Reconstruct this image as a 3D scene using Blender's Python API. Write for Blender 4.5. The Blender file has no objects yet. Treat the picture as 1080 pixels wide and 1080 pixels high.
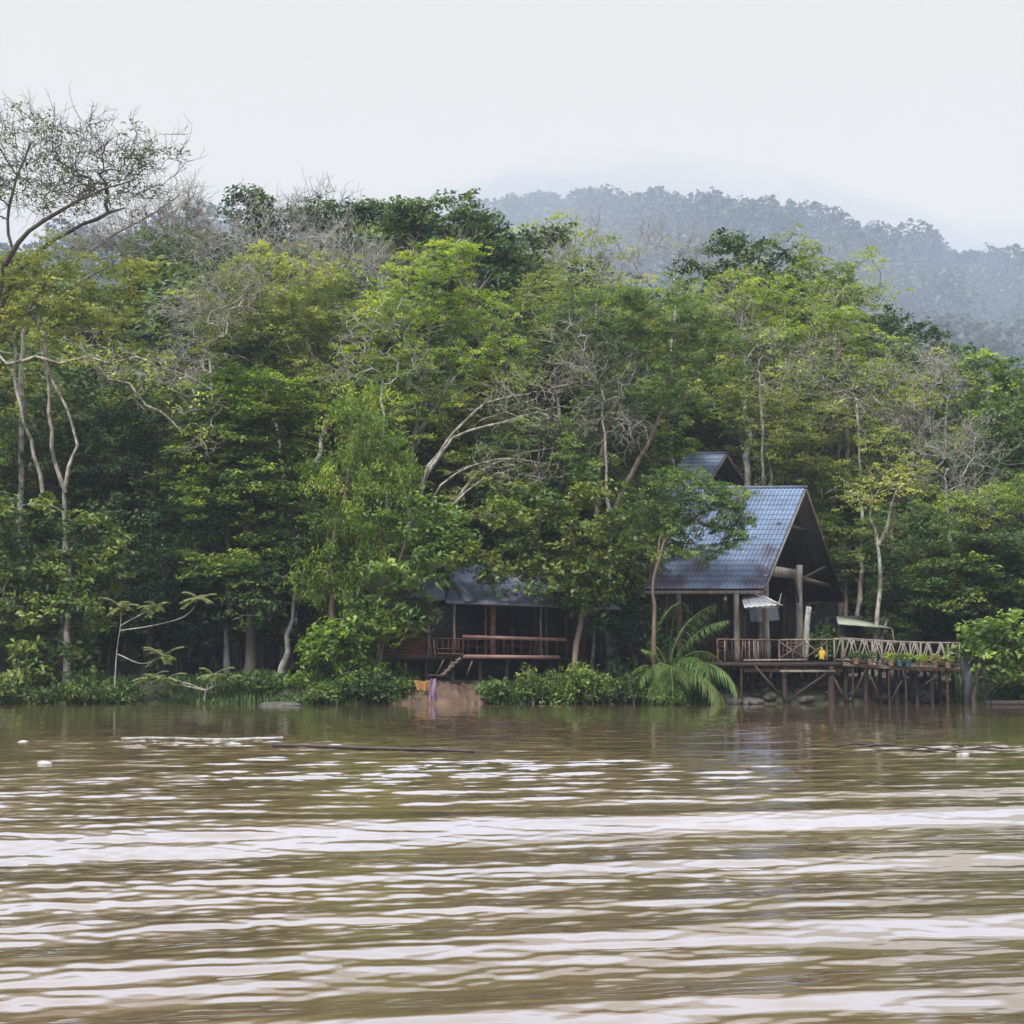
import bpy, math, random
import numpy as np

# ------------------------------------------------------------------ camera, sky, sun, exposure
S = bpy.context.scene
COL = S.collection
F_PX, CX, CY, HOR = 1713.0, 540.0, 540.0, 700.0     # photograph frame is 1080 wide
EYE = 1.55
TH = math.atan((HOR - CY) / F_PX)
cam_d = bpy.data.cameras.new("camera")
cam = bpy.data.objects.new("camera", cam_d)
COL.objects.link(cam)
cam.location = (0, 0, EYE)
cam.rotation_euler = (math.pi / 2 + TH, 0, 0)
cam_d.sensor_width = 36.0
cam_d.sensor_height = 36.0
cam_d.lens = 36.0 * F_PX / 1080.0
cam_d.clip_start = 0.1
cam_d.clip_end = 6000
S.camera = cam

SUN_EL, SUN_AZ = math.radians(52), math.radians(215)   # azimuth clockwise from +Y: behind the camera, to its left
W = bpy.data.worlds.new("World")
S.world = W
W.use_nodes = True
nt = W.node_tree
nt.nodes.clear()
wo = nt.nodes.new("ShaderNodeOutputWorld")
bg = nt.nodes.new("ShaderNodeBackground")
bg2 = nt.nodes.new("ShaderNodeBackground")
add = nt.nodes.new("ShaderNodeAddShader")
sky = nt.nodes.new("ShaderNodeTexSky")
sky.sky_type = 'NISHITA'
sky.sun_disc = False
sky.sun_elevation = SUN_EL
sky.sun_rotation = SUN_AZ
tc = nt.nodes.new("ShaderNodeTexCoord")
sep = nt.nodes.new("ShaderNodeSeparateXYZ")
rmp = nt.nodes.new("ShaderNodeValToRGB")
nt.links.new(tc.outputs["Generated"], sep.inputs[0])
nt.links.new(sep.outputs[2], rmp.inputs[0])
el = rmp.color_ramp.elements
SKY_W = 1.0
el[0].position = 0.0; el[0].color = (0.58, 0.60, 0.62, 1)
el[1].position = 1.0; el[1].color = (2.1, 2.2, 2.35, 1)
for p, c in ((0.12, (0.60, 0.615, 0.63)), (0.26, (0.585, 0.566, 0.536)), (0.392, (0.585, 0.566, 0.538)), (0.45, (1.38, 1.54, 1.95))):
    e = el.new(p); e.color = (*c, 1)
nt.links.new(rmp.outputs[0], bg.inputs[0])
bg.inputs[1].default_value = SKY_W
nt.links.new(sky.outputs[0], bg2.inputs[0])
bg2.inputs[1].default_value = 0.006
nt.links.new(bg.outputs[0], add.inputs[0]); nt.links.new(bg2.outputs[0], add.inputs[1])
nt.links.new(add.outputs[0], wo.inputs[0])
W.cycles.sampling_method = 'AUTOMATIC'

sd = bpy.data.lights.new("sun", 'SUN')
sd.energy = 3.5
sd.angle = math.radians(10)
sd.color = (1.0, 0.96, 0.88)
so = bpy.data.objects.new("sun", sd)
COL.objects.link(so)
so.rotation_euler = (math.pi / 2 - SUN_EL, 0, math.pi - SUN_AZ)

S.view_settings.view_transform = 'Standard'
S.view_settings.look = 'None'
S.view_settings.gamma = 1.0
S.view_settings.exposure = 0.42
S.render.engine = 'CYCLES'
S.cycles.use_denoising = True
S.cycles.max_bounces = 6
S.cycles.diffuse_bounces = 3
S.cycles.glossy_bounces = 2
S.cycles.transmission_bounces = 3
S.cycles.volume_bounces = 2
S.cycles.caustics_reflective = False
S.cycles.caustics_refractive = False

R = np.random.default_rng(7)
random.seed(7)


def P(px, py, Y):
    """photograph pixel + distance Y -> world point"""
    a = (px - CX) / F_PX
    b = (CY - py) / F_PX
    t = Y / (math.cos(TH) - b * math.sin(TH))
    return np.array([a * t, Y, EYE + t * (b * math.cos(TH) + math.sin(TH))])


def PXX(px, Y):
    return P(px, HOR, Y)[0]


# ------------------------------------------------------------------ materials
MATS = {}


def node_mat(name):
    m = bpy.data.materials.new(name)
    m.use_nodes = True
    n = m.node_tree.nodes
    return m, n, m.node_tree.links, n["Principled BSDF"]


def ramp(n, stops):
    r = n.new("ShaderNodeValToRGB")
    e = r.color_ramp.elements
    e[0].position, e[0].color = stops[0][0], (*stops[0][1], 1)
    e[1].position, e[1].color = stops[-1][0], (*stops[-1][1], 1)
    for p, c in stops[1:-1]:
        q = e.new(p); q.color = (*c, 1)
    return r


def leaf_mat(name, c0, c1, c2, trans=0.35, rough=0.5):
    """dark / mid / young leaf colours, picked per leaf by the 'tint' attribute and a little per tree"""
    m, n, l, b = node_mat(name)
    at = n.new("ShaderNodeAttribute"); at.attribute_name = "tint"
    oi = n.new("ShaderNodeObjectInfo")
    ma = n.new("ShaderNodeMath"); ma.operation = 'MULTIPLY_ADD'
    ma.inputs[1].default_value = 0.22
    ma.inputs[2].default_value = -0.11
    l.new(oi.outputs["Random"], ma.inputs[0])
    ad = n.new("ShaderNodeMath"); ad.operation = 'ADD'
    l.new(ma.outputs[0], ad.inputs[0]); l.new(at.outputs["Fac"], ad.inputs[1])
    r = ramp(n, [(0.0, c0), (0.5, c1), (0.93, c2), (1.0, (c2[0] * 1.12, c2[1] * 1.0, c2[2] * 0.9))])
    l.new(ad.outputs[0], r.inputs[0])
    l.new(r.outputs[0], b.inputs["Base Color"])
    b.inputs["Roughness"].default_value = rough
    b.inputs["Specular IOR Level"].default_value = 0.35
    t = n.new("ShaderNodeBsdfTranslucent")
    hs = n.new("ShaderNodeHueSaturation")
    hs.inputs["Hue"].default_value = 0.49; hs.inputs["Saturation"].default_value = 1.15; hs.inputs["Value"].default_value = 1.25
    l.new(r.outputs[0], hs.inputs["Color"]); l.new(hs.outputs[0], t.inputs[0])
    mx = n.new("ShaderNodeMixShader"); mx.inputs[0].default_value = trans
    l.new(b.outputs[0], mx.inputs[1]); l.new(t.outputs[0], mx.inputs[2])
    l.new(mx.outputs[0], n["Material Output"].inputs[0])
    MATS[name] = m
    return m


def noise_mat(name, stops, scale=4.0, rough=0.8, detail=6, bump=0.0, bscale=None, stretch=None, spec=0.3, metal=0.0):
    m, n, l, b = node_mat(name)
    tcn = n.new("ShaderNodeTexCoord")
    mp = n.new("ShaderNodeMapping")
    if stretch: mp.inputs["Scale"].default_value = stretch
    l.new(tcn.outputs["Object"], mp.inputs[0])
    nz = n.new("ShaderNodeTexNoise"); nz.inputs["Scale"].default_value = scale; nz.inputs["Detail"].default_value = detail
    nz.inputs["Roughness"].default_value = 0.65
    l.new(mp.outputs[0], nz.inputs["Vector"])
    r = ramp(n, stops)
    l.new(nz.outputs[0], r.inputs[0])
    l.new(r.outputs[0], b.inputs["Base Color"])
    b.inputs["Roughness"].default_value = rough
    b.inputs["Specular IOR Level"].default_value = spec
    b.inputs["Metallic"].default_value = metal
    if bump:
        n2 = n.new("ShaderNodeTexNoise"); n2.inputs["Scale"].default_value = bscale or scale * 3; n2.inputs["Detail"].default_value = 4
        l.new(mp.outputs[0], n2.inputs["Vector"])
        bp = n.new("ShaderNodeBump"); bp.inputs["Strength"].default_value = bump; bp.inputs["Distance"].default_value = 0.05
        l.new(n2.outputs[0], bp.inputs["Height"]); l.new(bp.outputs[0], b.inputs["Normal"])
    MATS[name] = m
    return m


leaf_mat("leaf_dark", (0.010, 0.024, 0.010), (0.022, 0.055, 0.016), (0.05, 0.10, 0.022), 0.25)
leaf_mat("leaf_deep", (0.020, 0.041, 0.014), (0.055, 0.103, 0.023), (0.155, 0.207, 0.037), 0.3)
leaf_mat("leaf_mid", (0.046, 0.084, 0.021), (0.126, 0.208, 0.041), (0.285, 0.362, 0.067), 0.35)
leaf_mat("leaf_lime", (0.109, 0.157, 0.027), (0.254, 0.342, 0.054), (0.435, 0.505, 0.097), 0.4)
leaf_mat("leaf_olive", (0.097, 0.125, 0.032), (0.235, 0.288, 0.065), (0.407, 0.427, 0.105), 0.4)
leaf_mat("leaf_bright", (0.080, 0.141, 0.023), (0.200, 0.302, 0.047), (0.388, 0.466, 0.083), 0.42)
leaf_mat("leaf_grass", (0.030, 0.060, 0.016), (0.065, 0.125, 0.028), (0.13, 0.20, 0.045), 0.35)
leaf_mat("leaf_palm", (0.030, 0.075, 0.014), (0.080, 0.150, 0.030), (0.20, 0.26, 0.09), 0.35, 0.4)
leaf_mat("leaf_yellowing", (0.09, 0.12, 0.03), (0.22, 0.26, 0.07), (0.36, 0.36, 0.13), 0.4)
leaf_mat("leaf_far", (0.018, 0.032, 0.022), (0.034, 0.055, 0.034), (0.06, 0.085, 0.045), 0.15)
noise_mat("bark_pale", [(0.38, (0.07, 0.06, 0.045)), (0.5, (0.20, 0.18, 0.145)), (0.62, (0.38, 0.355, 0.30))], 2.2, bump=0.6, stretch=(1.6, 1.6, .8))
noise_mat("bark_brown", [(0.3, (0.055, 0.036, 0.024)), (0.5, (0.125, 0.088, 0.062)), (0.75, (0.24, 0.185, 0.14))], 3.0, bump=0.5, stretch=(1, 1, .3))
noise_mat("bark_dark", [(0.3, (0.03, 0.025, 0.018)), (0.6, (0.085, 0.07, 0.052)), (0.8, (0.16, 0.14, 0.11))], 3.0, bump=0.5, stretch=(1, 1, .3))
noise_mat("bark_grey", [(0.35, (0.13, 0.12, 0.105)), (0.5, (0.27, 0.255, 0.225)), (0.68, (0.42, 0.40, 0.36))], 3.0, bump=0.4)
noise_mat("mud", [(0.3, (0.04, 0.024, 0.015)), (0.5, (0.090, 0.055, 0.036)), (0.75, (0.16, 0.105, 0.072))], 1.3, bump=1.0, bscale=3)
noise_mat("rock", [(0.3, (0.03, 0.028, 0.022)), (0.6, (0.085, 0.078, 0.066)), (0.8, (0.17, 0.16, 0.14))], 4, bump=0.6)
noise_mat("wood_dark", [(0.3, (0.020, 0.013, 0.010)), (0.6, (0.050, 0.032, 0.024)), (0.8, (0.095, 0.062, 0.046))], 2, stretch=(1, 1, 6), bump=0.2)
noise_mat("wood_grey", [(0.3, (0.09, 0.075, 0.06)), (0.55, (0.20, 0.17, 0.14)), (0.8, (0.34, 0.30, 0.26))], 3, stretch=(2, 2, .5), bump=0.3)
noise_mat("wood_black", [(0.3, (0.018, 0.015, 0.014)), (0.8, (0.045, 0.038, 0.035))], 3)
noise_mat("wood_brown", [(0.3, (0.06, 0.035, 0.022)), (0.55, (0.13, 0.085, 0.06)), (0.8, (0.23, 0.16, 0.12))], 3, bump=0.3)
noise_mat("wood_red", [(0.3, (0.040, 0.014, 0.009)), (0.55, (0.085, 0.030, 0.019)), (0.8, (0.14, 0.058, 0.036))], 2.5, stretch=(.4, .4, 6), bump=0.2)
noise_mat("wood_pink", [(0.3, (0.17, 0.085, 0.07)), (0.6, (0.27, 0.155, 0.13)), (0.8, (0.34, 0.22, 0.19))], 1.5, stretch=(1, 1, 4))
noise_mat("sheet_blue", [(0.3, (0.04, 0.05, 0.08)), (0.6, (0.085, 0.10, 0.15)), (0.8, (0.14, 0.155, 0.21))], 1.5, rough=0.42, spec=0.5)
noise_mat("sheet_green", [(0.3, (0.12, 0.14, 0.10)), (0.7, (0.28, 0.30, 0.22))], 2.0, rough=0.5)
noise_mat("sheet_white", [(0.3, (0.2, 0.2, 0.2)), (0.7, (0.42, 0.42, 0.42))], 3.0, rough=0.5)
noise_mat("white_paint", [(0.3, (0.12, 0.11, 0.09)), (0.7, (0.36, 0.35, 0.31))], 4.0, rough=0.6)
noise_mat("foam_white", [(0.3, (0.14, 0.135, 0.12)), (0.7, (0.42, 0.41, 0.38))], 4.0, rough=0.7)
noise_mat("yellow_cloth", [(0.3, (0.35, 0.21, 0.02)), (0.7, (0.55, 0.38, 0.05))], 6.0)
noise_mat("orange_tarp", [(0.3, (0.16, 0.07, 0.02)), (0.7, (0.26, 0.13, 0.05))], 6.0)
noise_mat("purple_cloth", [(0.35, (0.05, 0.035, 0.09)), (0.5, (0.13, 0.075, 0.13)), (0.62, (0.26, 0.17, 0.21))], 7.0, detail=1, stretch=(3, 1, .3))
noise_mat("blue_plastic", [(0.3, (0.03, 0.08, 0.12)), (0.7, (0.05, 0.13, 0.18))], 6.0, rough=.4)
noise_mat("terracotta", [(0.3, (0.16, 0.10, 0.06)), (0.7, (0.28, 0.18, 0.12))], 6.0)
noise_mat("pink_flower", [(0.3, (0.45, 0.12, 0.14)), (0.7, (0.6, 0.3, 0.3))], 6.0)
noise_mat("water_log", [(0.3, (0.02, 0.015, 0.014)), (0.7, (0.05, 0.035, 0.03))], 6.0, rough=.3)
noise_mat("concrete", [(0.3, (0.07, 0.075, 0.085)), (0.7, (0.15, 0.16, 0.18))], 3.0)


def tile_roof_mat():
    m, n, l, b = node_mat("roof_tiles")
    tcn = n.new("ShaderNodeTexCoord")
    nz = n.new("ShaderNodeTexNoise"); nz.inputs["Scale"].default_value = 0.6; nz.inputs["Detail"].default_value = 6
    l.new(tcn.outputs["Object"], nz.inputs["Vector"])
    sp = n.new("ShaderNodeSeparateXYZ"); l.new(tcn.outputs["Object"], sp.inputs[0])
    # weathering is heavier on the lower courses, where leaves rot
    zz = n.new("ShaderNodeMapRange"); zz.inputs[1].default_value = 2.6; zz.inputs[2].default_value = 5.5; zz.inputs[3].default_value = -0.13; zz.inputs[4].default_value = 0.06
    l.new(sp.outputs[2], zz.inputs[0])
    ad = n.new("ShaderNodeMath"); ad.operation = 'ADD'; l.new(nz.outputs[0], ad.inputs[0]); l.new(zz.outputs[0], ad.inputs[1])
    r = ramp(n, [(0.34, (0.065, 0.058, 0.095)), (0.43, (0.125, 0.175, 0.270)), (0.62, (0.185, 0.265, 0.400))])
    l.new(ad.outputs[0], r.inputs[0])
    n2 = n.new("ShaderNodeTexNoise"); n2.inputs["Scale"].default_value = 7; n2.inputs["Detail"].default_value = 4
    l.new(tcn.outputs["Object"], n2.inputs["Vector"])
    mx = n.new("ShaderNodeMixRGB"); mx.blend_type = 'MULTIPLY'; mx.inputs[0].default_value = 0.6
    r2 = ramp(n, [(0.3, (0.45, 0.45, 0.5)), (0.7, (1, 1, 1))])
    l.new(n2.outputs[0], r2.inputs[0])
    l.new(r.outputs[0], mx.inputs[1]); l.new(r2.outputs[0], mx.inputs[2])
    # painted shade: darker colour bands stand in for shadow under each tile lap
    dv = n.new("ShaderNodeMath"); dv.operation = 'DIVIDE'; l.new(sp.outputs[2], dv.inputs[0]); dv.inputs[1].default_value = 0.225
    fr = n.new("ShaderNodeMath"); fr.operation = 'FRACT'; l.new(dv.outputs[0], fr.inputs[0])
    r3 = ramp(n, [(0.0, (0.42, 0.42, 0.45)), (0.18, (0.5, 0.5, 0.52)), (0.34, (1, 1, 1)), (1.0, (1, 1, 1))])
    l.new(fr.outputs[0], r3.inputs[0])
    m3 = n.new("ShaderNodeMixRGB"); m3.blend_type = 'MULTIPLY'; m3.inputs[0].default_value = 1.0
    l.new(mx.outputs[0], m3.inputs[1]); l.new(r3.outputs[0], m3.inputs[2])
    l.new(m3.outputs[0], b.inputs["Base Color"])
    b.inputs["Roughness"].default_value = 0.45
    b.inputs["Specular IOR Level"].default_value = 0.4
    MATS["roof_tiles"] = m


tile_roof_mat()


def water_mat():
    m, n, l, b = node_mat("river_water")
    g = n.new("ShaderNodeNewGeometry")
    nz = n.new("ShaderNodeTexNoise"); nz.inputs["Scale"].default_value = 0.35; nz.inputs["Detail"].default_value = 3
    l.new(g.outputs["Position"], nz.inputs["Vector"])
    r = ramp(n, [(0.3, (0.102, 0.068, 0.036)), (0.7, (0.142, 0.095, 0.051))])
    l.new(nz.outputs[0], r.inputs[0]); l.new(r.outputs[0], b.inputs["Base Color"])
    b.inputs["Roughness"].default_value = 0.06
    b.inputs["IOR"].default_value = 1.45
    b.inputs["Coat Weight"].default_value = 0.8
    b.inputs["Coat Roughness"].default_value = 0.05
    mp = n.new("ShaderNodeMapping"); mp.inputs["Scale"].default_value = (0.35, 1.0, 1.0); mp.inputs["Rotation"].default_value = (0, 0, 0.25)
    l.new(g.outputs["Position"], mp.inputs[0])
    n2 = n.new("ShaderNodeTexNoise"); n2.inputs["Scale"].default_value = 9.0; n2.inputs["Detail"].default_value = 3
    n2.inputs["Roughness"].default_value = 0.5
    l.new(mp.outputs[0], n2.inputs["Vector"])
    bp = n.new("ShaderNodeBump"); bp.inputs["Strength"].default_value = 1.0; bp.inputs["Distance"].default_value = 0.0042
    l.new(n2.outputs[0], bp.inputs["Height"]); l.new(bp.outputs[0], b.inputs["Normal"])
    MATS["river_water"] = m


water_mat()

# ------------------------------------------------------------------ mesh helpers


def mesh_np(name, V, quads, tris=None, mat=None, tint=None, smooth=False):
    V = np.asarray(V, np.float32)
    quads = np.zeros((0, 4), np.int32) if quads is None or len(quads) == 0 else np.asarray(quads, np.int32)
    tris = np.zeros((0, 3), np.int32) if tris is None or len(tris) == 0 else np.asarray(tris, np.int32)
    me = bpy.data.meshes.new(name)
    me.vertices.add(len(V)); me.vertices.foreach_set("co", V.ravel())
    nq, n3 = len(quads), len(tris)
    me.loops.add(nq * 4 + n3 * 3)
    me.loops.foreach_set("vertex_index", np.concatenate([quads.ravel(), tris.ravel()]).astype(np.int32))
    me.polygons.add(nq + n3)
    st = np.concatenate([np.arange(nq) * 4, nq * 4 + np.arange(n3) * 3]).astype(np.int32)
    me.polygons.foreach_set("loop_start", st)
    if smooth:
        me.polygons.foreach_set("use_smooth", np.ones(nq + n3, bool))
    if tint is not None:
        a = me.attributes.new("tint", 'FLOAT', 'FACE')
        a.data.foreach_set("value", np.asarray(tint, np.float32))
    me.update(calc_edges=True)
    if mat: me.materials.append(MATS[mat])
    return me


class MB:
    """collects shapes; build() links them as one mesh object"""
    def __init__(s):
        s.V = []; s.Q = []; s.T = []; s.n = 0

    def add(s, V, Q=None, T=None):
        V = np.asarray(V, float).reshape(-1, 3)
        if Q is not None and len(Q): s.Q.append(np.asarray(Q, int) + s.n)
        if T is not None and len(T): s.T.append(np.asarray(T, int) + s.n)
        s.V.append(V); s.n += len(V)
        return s

    def bar(s, a, b, w, h, up=(0, 0, 1)):
        a = np.asarray(a, float); b = np.asarray(b, float)
        d = b - a; d = d / np.linalg.norm(d)
        up = np.asarray(up, float)
        if abs(d @ up) > 0.99: up = np.array([0, 1.0, 0])
        sd_ = np.cross(d, up); sd_ /= np.linalg.norm(sd_)
        u2 = np.cross(sd_, d)
        V = []
        e = min(w, h) * 0.08
        for q in (a, b):
            for (i, j) in ((-1, -1), (1, -1), (1, 1), (-1, 1)):
                V.append(q + sd_ * i * w / 2 + u2 * j * h / 2)
        return s.add(V, [(0, 1, 2, 3), (7, 6, 5, 4), (4, 5, 1, 0), (5, 6, 2, 1), (6, 7, 3, 2), (7, 4, 0, 3)])

    def box(s, lo, hi):
        lo = np.asarray(lo, float); hi = np.asarray(hi, float)
        c = (lo + hi) / 2
        return s.bar((lo[0], c[1], c[2]), (hi[0], c[1], c[2]), hi[1] - lo[1], hi[2] - lo[2])

    def tube(s, pts, r, k=8, cap=True):
        pts = np.asarray(pts, float); n = len(pts)
        r = np.broadcast_to(np.asarray(r, float), (n,))
        t = np.gradient(pts, axis=0); t /= np.linalg.norm(t, axis=1)[:, None] + 1e-9
        ref = np.array([0.0, 0, 1]) if abs(t[:, 2]).mean() < 0.8 else np.array([1.0, 0, 0])
        u = np.cross(t, ref); u /= np.linalg.norm(u, axis=1)[:, None] + 1e-9
        v = np.cross(t, u)
        an = np.arange(k) * 2 * math.pi / k
        ring = (u[:, None, :] * np.cos(an)[None, :, None] + v[:, None, :] * np.sin(an)[None, :, None]) * r[:, None, None]
        V = (pts[:, None, :] + ring).reshape(-1, 3)
        i = np.arange(n - 1)[:, None] * k; j = np.arange(k)[None, :]; j2 = (j + 1) % k
        Q = np.stack([i + j, i + j2, i + k + j2, i + k + j], -1).reshape(-1, 4)
        T = []
        if cap:
            V = np.vstack([V, pts[0], pts[-1]])
            a, b = n * k, n * k + 1
            T = [(a, (q + 1) % k, q) for q in range(k)] + [(b, (n - 1) * k + q, (n - 1) * k + (q + 1) % k) for q in range(k)]
        return s.add(V, Q, T)

    def blob(s, c, r, seed=0, rough=0.2, nu=12, nv=8):
        rg = np.random.default_rng(seed)
        th = np.linspace(0, 2 * math.pi, nu, endpoint=False); ph = np.linspace(-math.pi / 2, math.pi / 2, nv)
        tt, pp = np.meshgrid(th, ph)
        D = np.stack([np.cos(pp) * np.cos(tt), np.cos(pp) * np.sin(tt), np.sin(pp)], -1)
        k = rg.normal(size=(6, 3)) * 1.8; f = rg.uniform(0, 6, 6)
        w = 1 + rough * np.sin(D @ k.T + f).mean(-1) * 1.7
        V = (D * w[..., None] * np.asarray(r) + np.asarray(c)).reshape(-1, 3)
        i = np.arange(nv - 1)[:, None] * nu; j = np.arange(nu)[None, :]; j2 = (j + 1) % nu
        Q = np.stack([i + j, i + j2, i + nu + j2, i + nu + j], -1).reshape(-1, 4)
        return s.add(V, Q)

    def build(s, name, mat, parent=None, smooth=False, loc=None):
        V = np.vstack(s.V)
        off = np.zeros(3) if loc is None else np.asarray(loc, float)
        me = mesh_np(name, V - off, np.vstack(s.Q) if s.Q else None, np.vstack(s.T) if s.T else None, mat, smooth=smooth)
        o = bpy.data.objects.new(name, me); COL.objects.link(o)
        if parent is not None:
            o.parent = parent
        elif loc is not None:
            o.location = off
        return o


def link(name, me, parent=None):
    o = bpy.data.objects.new(name, me); COL.objects.link(o)
    if parent is not None: o.parent = parent
    return o


def tag(o, label=None, cat=None, group=None, kind=None):
    if label: o["label"] = label
    if cat: o["category"] = cat
    if group: o["group"] = group
    if kind: o["kind"] = kind
    return o


def empty(name, loc, label=None, cat=None, group=None):
    o = bpy.data.objects.new(name, None); COL.objects.link(o)
    o.empty_display_size = 0.2
    o.location = [float(v) for v in loc]
    return tag(o, label, cat, group)


def copy_tree(o, parent=None):
    c = o.copy(); COL.objects.link(c)
    if parent is not None: c.parent = parent
    for ch in list(o.children):
        copy_tree(ch, c)
    return c


# ------------------------------------------------------------------ ground, bank, hill


def vnoise(x, y, seed=0, n=7, f=1.0):
    rg = np.random.default_rng(seed)
    z = 0
    for i in range(n):
        a = rg.uniform(0, 2 * math.pi); k = f * (1.0 + 0.65 * i); ph = rg.uniform(0, 6.28)
        z = z + np.sin((x * math.cos(a) + y * math.sin(a)) * k + ph) / (1 + 0.6 * i)
    return z / 2.2


def shore(x):
    return 63.0 + 0.35 * np.sin(x * 0.35 + 1) + 0.25 * np.sin(x * 0.9) + 0.1 * np.sin(x * 2.3)


def ground_z(x, y):
    x = np.asarray(x, float); y = np.asarray(y, float)
    d = y - shore(x)
    s = np.clip((d + 1.2) / 3.0, 0, 1); s = s * s * (3 - 2 * s)
    z = -1.0 + 1.9 * s
    z = z + np.where(d > 1.5, 0.035 * np.clip(d - 1.5, 0, 16) + 0.11 * np.clip(d - 17, 0, 45), 0)
    z = z + np.where(d > 0, 0.07 * vnoise(x, y, 3, 6, 1.1), 0)
    return z


def grid_mesh(xs, ys, zf):
    X, Y = np.meshgrid(xs, ys)
    Z = zf(X, Y)
    V = np.stack([X, Y, Z], -1).reshape(-1, 3)
    nx, ny = len(xs), len(ys)
    i = np.arange(ny - 1)[:, None] * nx; j = np.arange(nx - 1)[None, :]
    Q = np.stack([i + j, i + j + 1, i + nx + j + 1, i + nx + j], -1).reshape(-1, 4)
    return V, Q


xs = np.concatenate([np.linspace(-595, -120, 12), np.linspace(-110, -36, 20), np.linspace(-35, 35, 250), np.linspace(36, 110, 20), np.linspace(120, 635, 12)])
ys = np.concatenate([np.linspace(-195, 50, 12), np.linspace(56, 72, 110), np.linspace(72.5, 130, 50), np.linspace(150, 895, 24)])
V, Q = grid_mesh(xs, ys, ground_z)
mg, n, l, b = node_mat("forest_floor")
g = n.new("ShaderNodeNewGeometry")
nz = n.new("ShaderNodeTexNoise"); nz.inputs["Scale"].default_value = 1.2; nz.inputs["Detail"].default_value = 8
l.new(g.outputs["Position"], nz.inputs["Vector"])
r = ramp(n, [(0.3, (0.022, 0.020, 0.012)), (0.5, (0.035, 0.045, 0.018)), (0.7, (0.055, 0.05, 0.03))])
l.new(nz.outputs[0], r.inputs[0]); l.new(r.outputs[0], b.inputs["Base Color"]); b.inputs["Roughness"].default_value = 0.95
MATS["forest_floor"] = mg
tag(link("ground", mesh_np("ground", V, Q, None, "forest_floor", smooth=True)), kind="structure")

# far wooded hill: ridge height follows the skyline
RX = np.array([-200, -60, 60, 150, 230, 330, 420, 500, 540, 600, 640, 700, 750, 790, 830, 870, 905, 940, 985, 1010, 1050, 1085, 1200, 1500])
RY = np.array([330, 260, 250, 240, 240, 250, 244, 222, 210, 212, 205, 203, 206, 215, 221, 224, 231, 238, 250, 258, 264, 266, 290, 360])
HY = 620.0
rid_x = np.array([PXX(p, HY) for p in RX])
rid_z = np.array([P(540, q, HY)[2] for q in RY]) - 15.0


def hill_z(x, y):
    h = np.interp(x, rid_x, rid_z)
    t = np.clip((y - 380) / (HY - 380), 0, 1)
    back = np.clip((y - HY) / 250, 0, 1)
    s = t ** 0.85
    z = h * s * (1 - back ** 2 * 0.8)
    z = z + 5 * vnoise(x, y, 11, 6, 0.025) * np.clip(t * (1.05 - t) * 4, 0, 1)
    return np.where(t <= 0, -3, z)


xs = np.linspace(-520, 620, 150); ys = np.concatenate([[370], np.linspace(380, 870, 70)])
V, Q = grid_mesh(xs, ys, hill_z)
tag(link("hill", mesh_np("hill", V, Q, None, "forest_floor", smooth=True)), kind="structure")

# ------------------------------------------------------------------ foliage machinery


def leaves(rg, cen, nrm_dir, L, Wd, up=0.8, droop=0.25, jit=0.6, tint=None):
    """one folded rhombus per centre; returns V, Q, tint"""
    n = len(cen)
    nr = np.array([0, 0, up]) + nrm_dir * 0.35 + rg.normal(size=(n, 3)) * jit
    nr /= np.linalg.norm(nr, axis=1)[:, None]
    ax = rg.normal(size=(n, 3)); ax[:, 2] = ax[:, 2] * 0.3 - droop * 2
    ax -= nr * (ax * nr).sum(1)[:, None]; ax /= np.linalg.norm(ax, axis=1)[:, None] + 1e-9
    sd_ = np.cross(nr, ax)
    l_ = (L * rg.uniform(0.65, 1.3, n))[:, None]; w_ = (Wd * rg.uniform(0.7, 1.2, n))[:, None]
    fold = nr * w_ * 0.18
    a = cen - ax * l_ * 0.5; c = cen + ax * l_ * 0.5 - nr * l_ * 0.08
    b_ = cen + sd_ * w_ * 0.5 + fold - ax * l_ * .06; d = cen - sd_ * w_ * 0.5 + fold - ax * l_ * .06
    V = np.stack([a, b_, c, d], 1).reshape(-1, 3)
    Q = np.arange(n * 4).reshape(-1, 4)
    return V, Q, (tint if tint is not None else np.full(n, 0.5))


def crown_points(rg, blobs, K, shell=0.5, under=0.5):
    w = np.array([(bl[3] * bl[4] * bl[5]) ** 0.55 for bl in blobs]); w /= w.sum()
    cnt = rg.multinomial(K, w)
    out = []; inten = []
    for bl, c in zip(blobs, cnt):
        d = rg.normal(size=(c * 3 + 8, 3)); d /= np.linalg.norm(d, axis=1)[:, None]
        keep = (d[:, 2] > -0.35) | (rg.random(len(d)) < under)
        d = d[keep][:c]
        rr = shell + (1 - shell) * rg.random(len(d)) ** 0.6
        # lumpy edge
        k = rg.normal(size=(4, 3)) * 2.5; f = rg.uniform(0, 6, 4)
        lump = 1 + 0.16 * np.sin(d @ k.T + f).sum(1) / 2
        out.append(np.array(bl[:3]) + d * (rr * lump)[:, None] * np.array(bl[3:6]))
    return np.vstack(out)


def catmull(pts, step=0.5):
    pts = np.asarray(pts, float)
    ext = np.vstack([2 * pts[0] - pts[1], pts, 2 * pts[-1] - pts[-2]])
    out = []
    for i in range(1, len(ext) - 2):
        p0, p1, p2, p3 = ext[i - 1:i + 3]
        m = max(2, int(np.linalg.norm(p2 - p1) / step))
        for t in np.linspace(0, 1, m, endpoint=False):
            out.append(0.5 * ((2 * p1) + (-p0 + p2) * t + (2 * p0 - 5 * p1 + 4 * p2 - p3) * t * t + (-p0 + 3 * p1 - 3 * p2 + p3) * t ** 3))
    out.append(pts[-1])
    return np.array(out)


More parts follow.
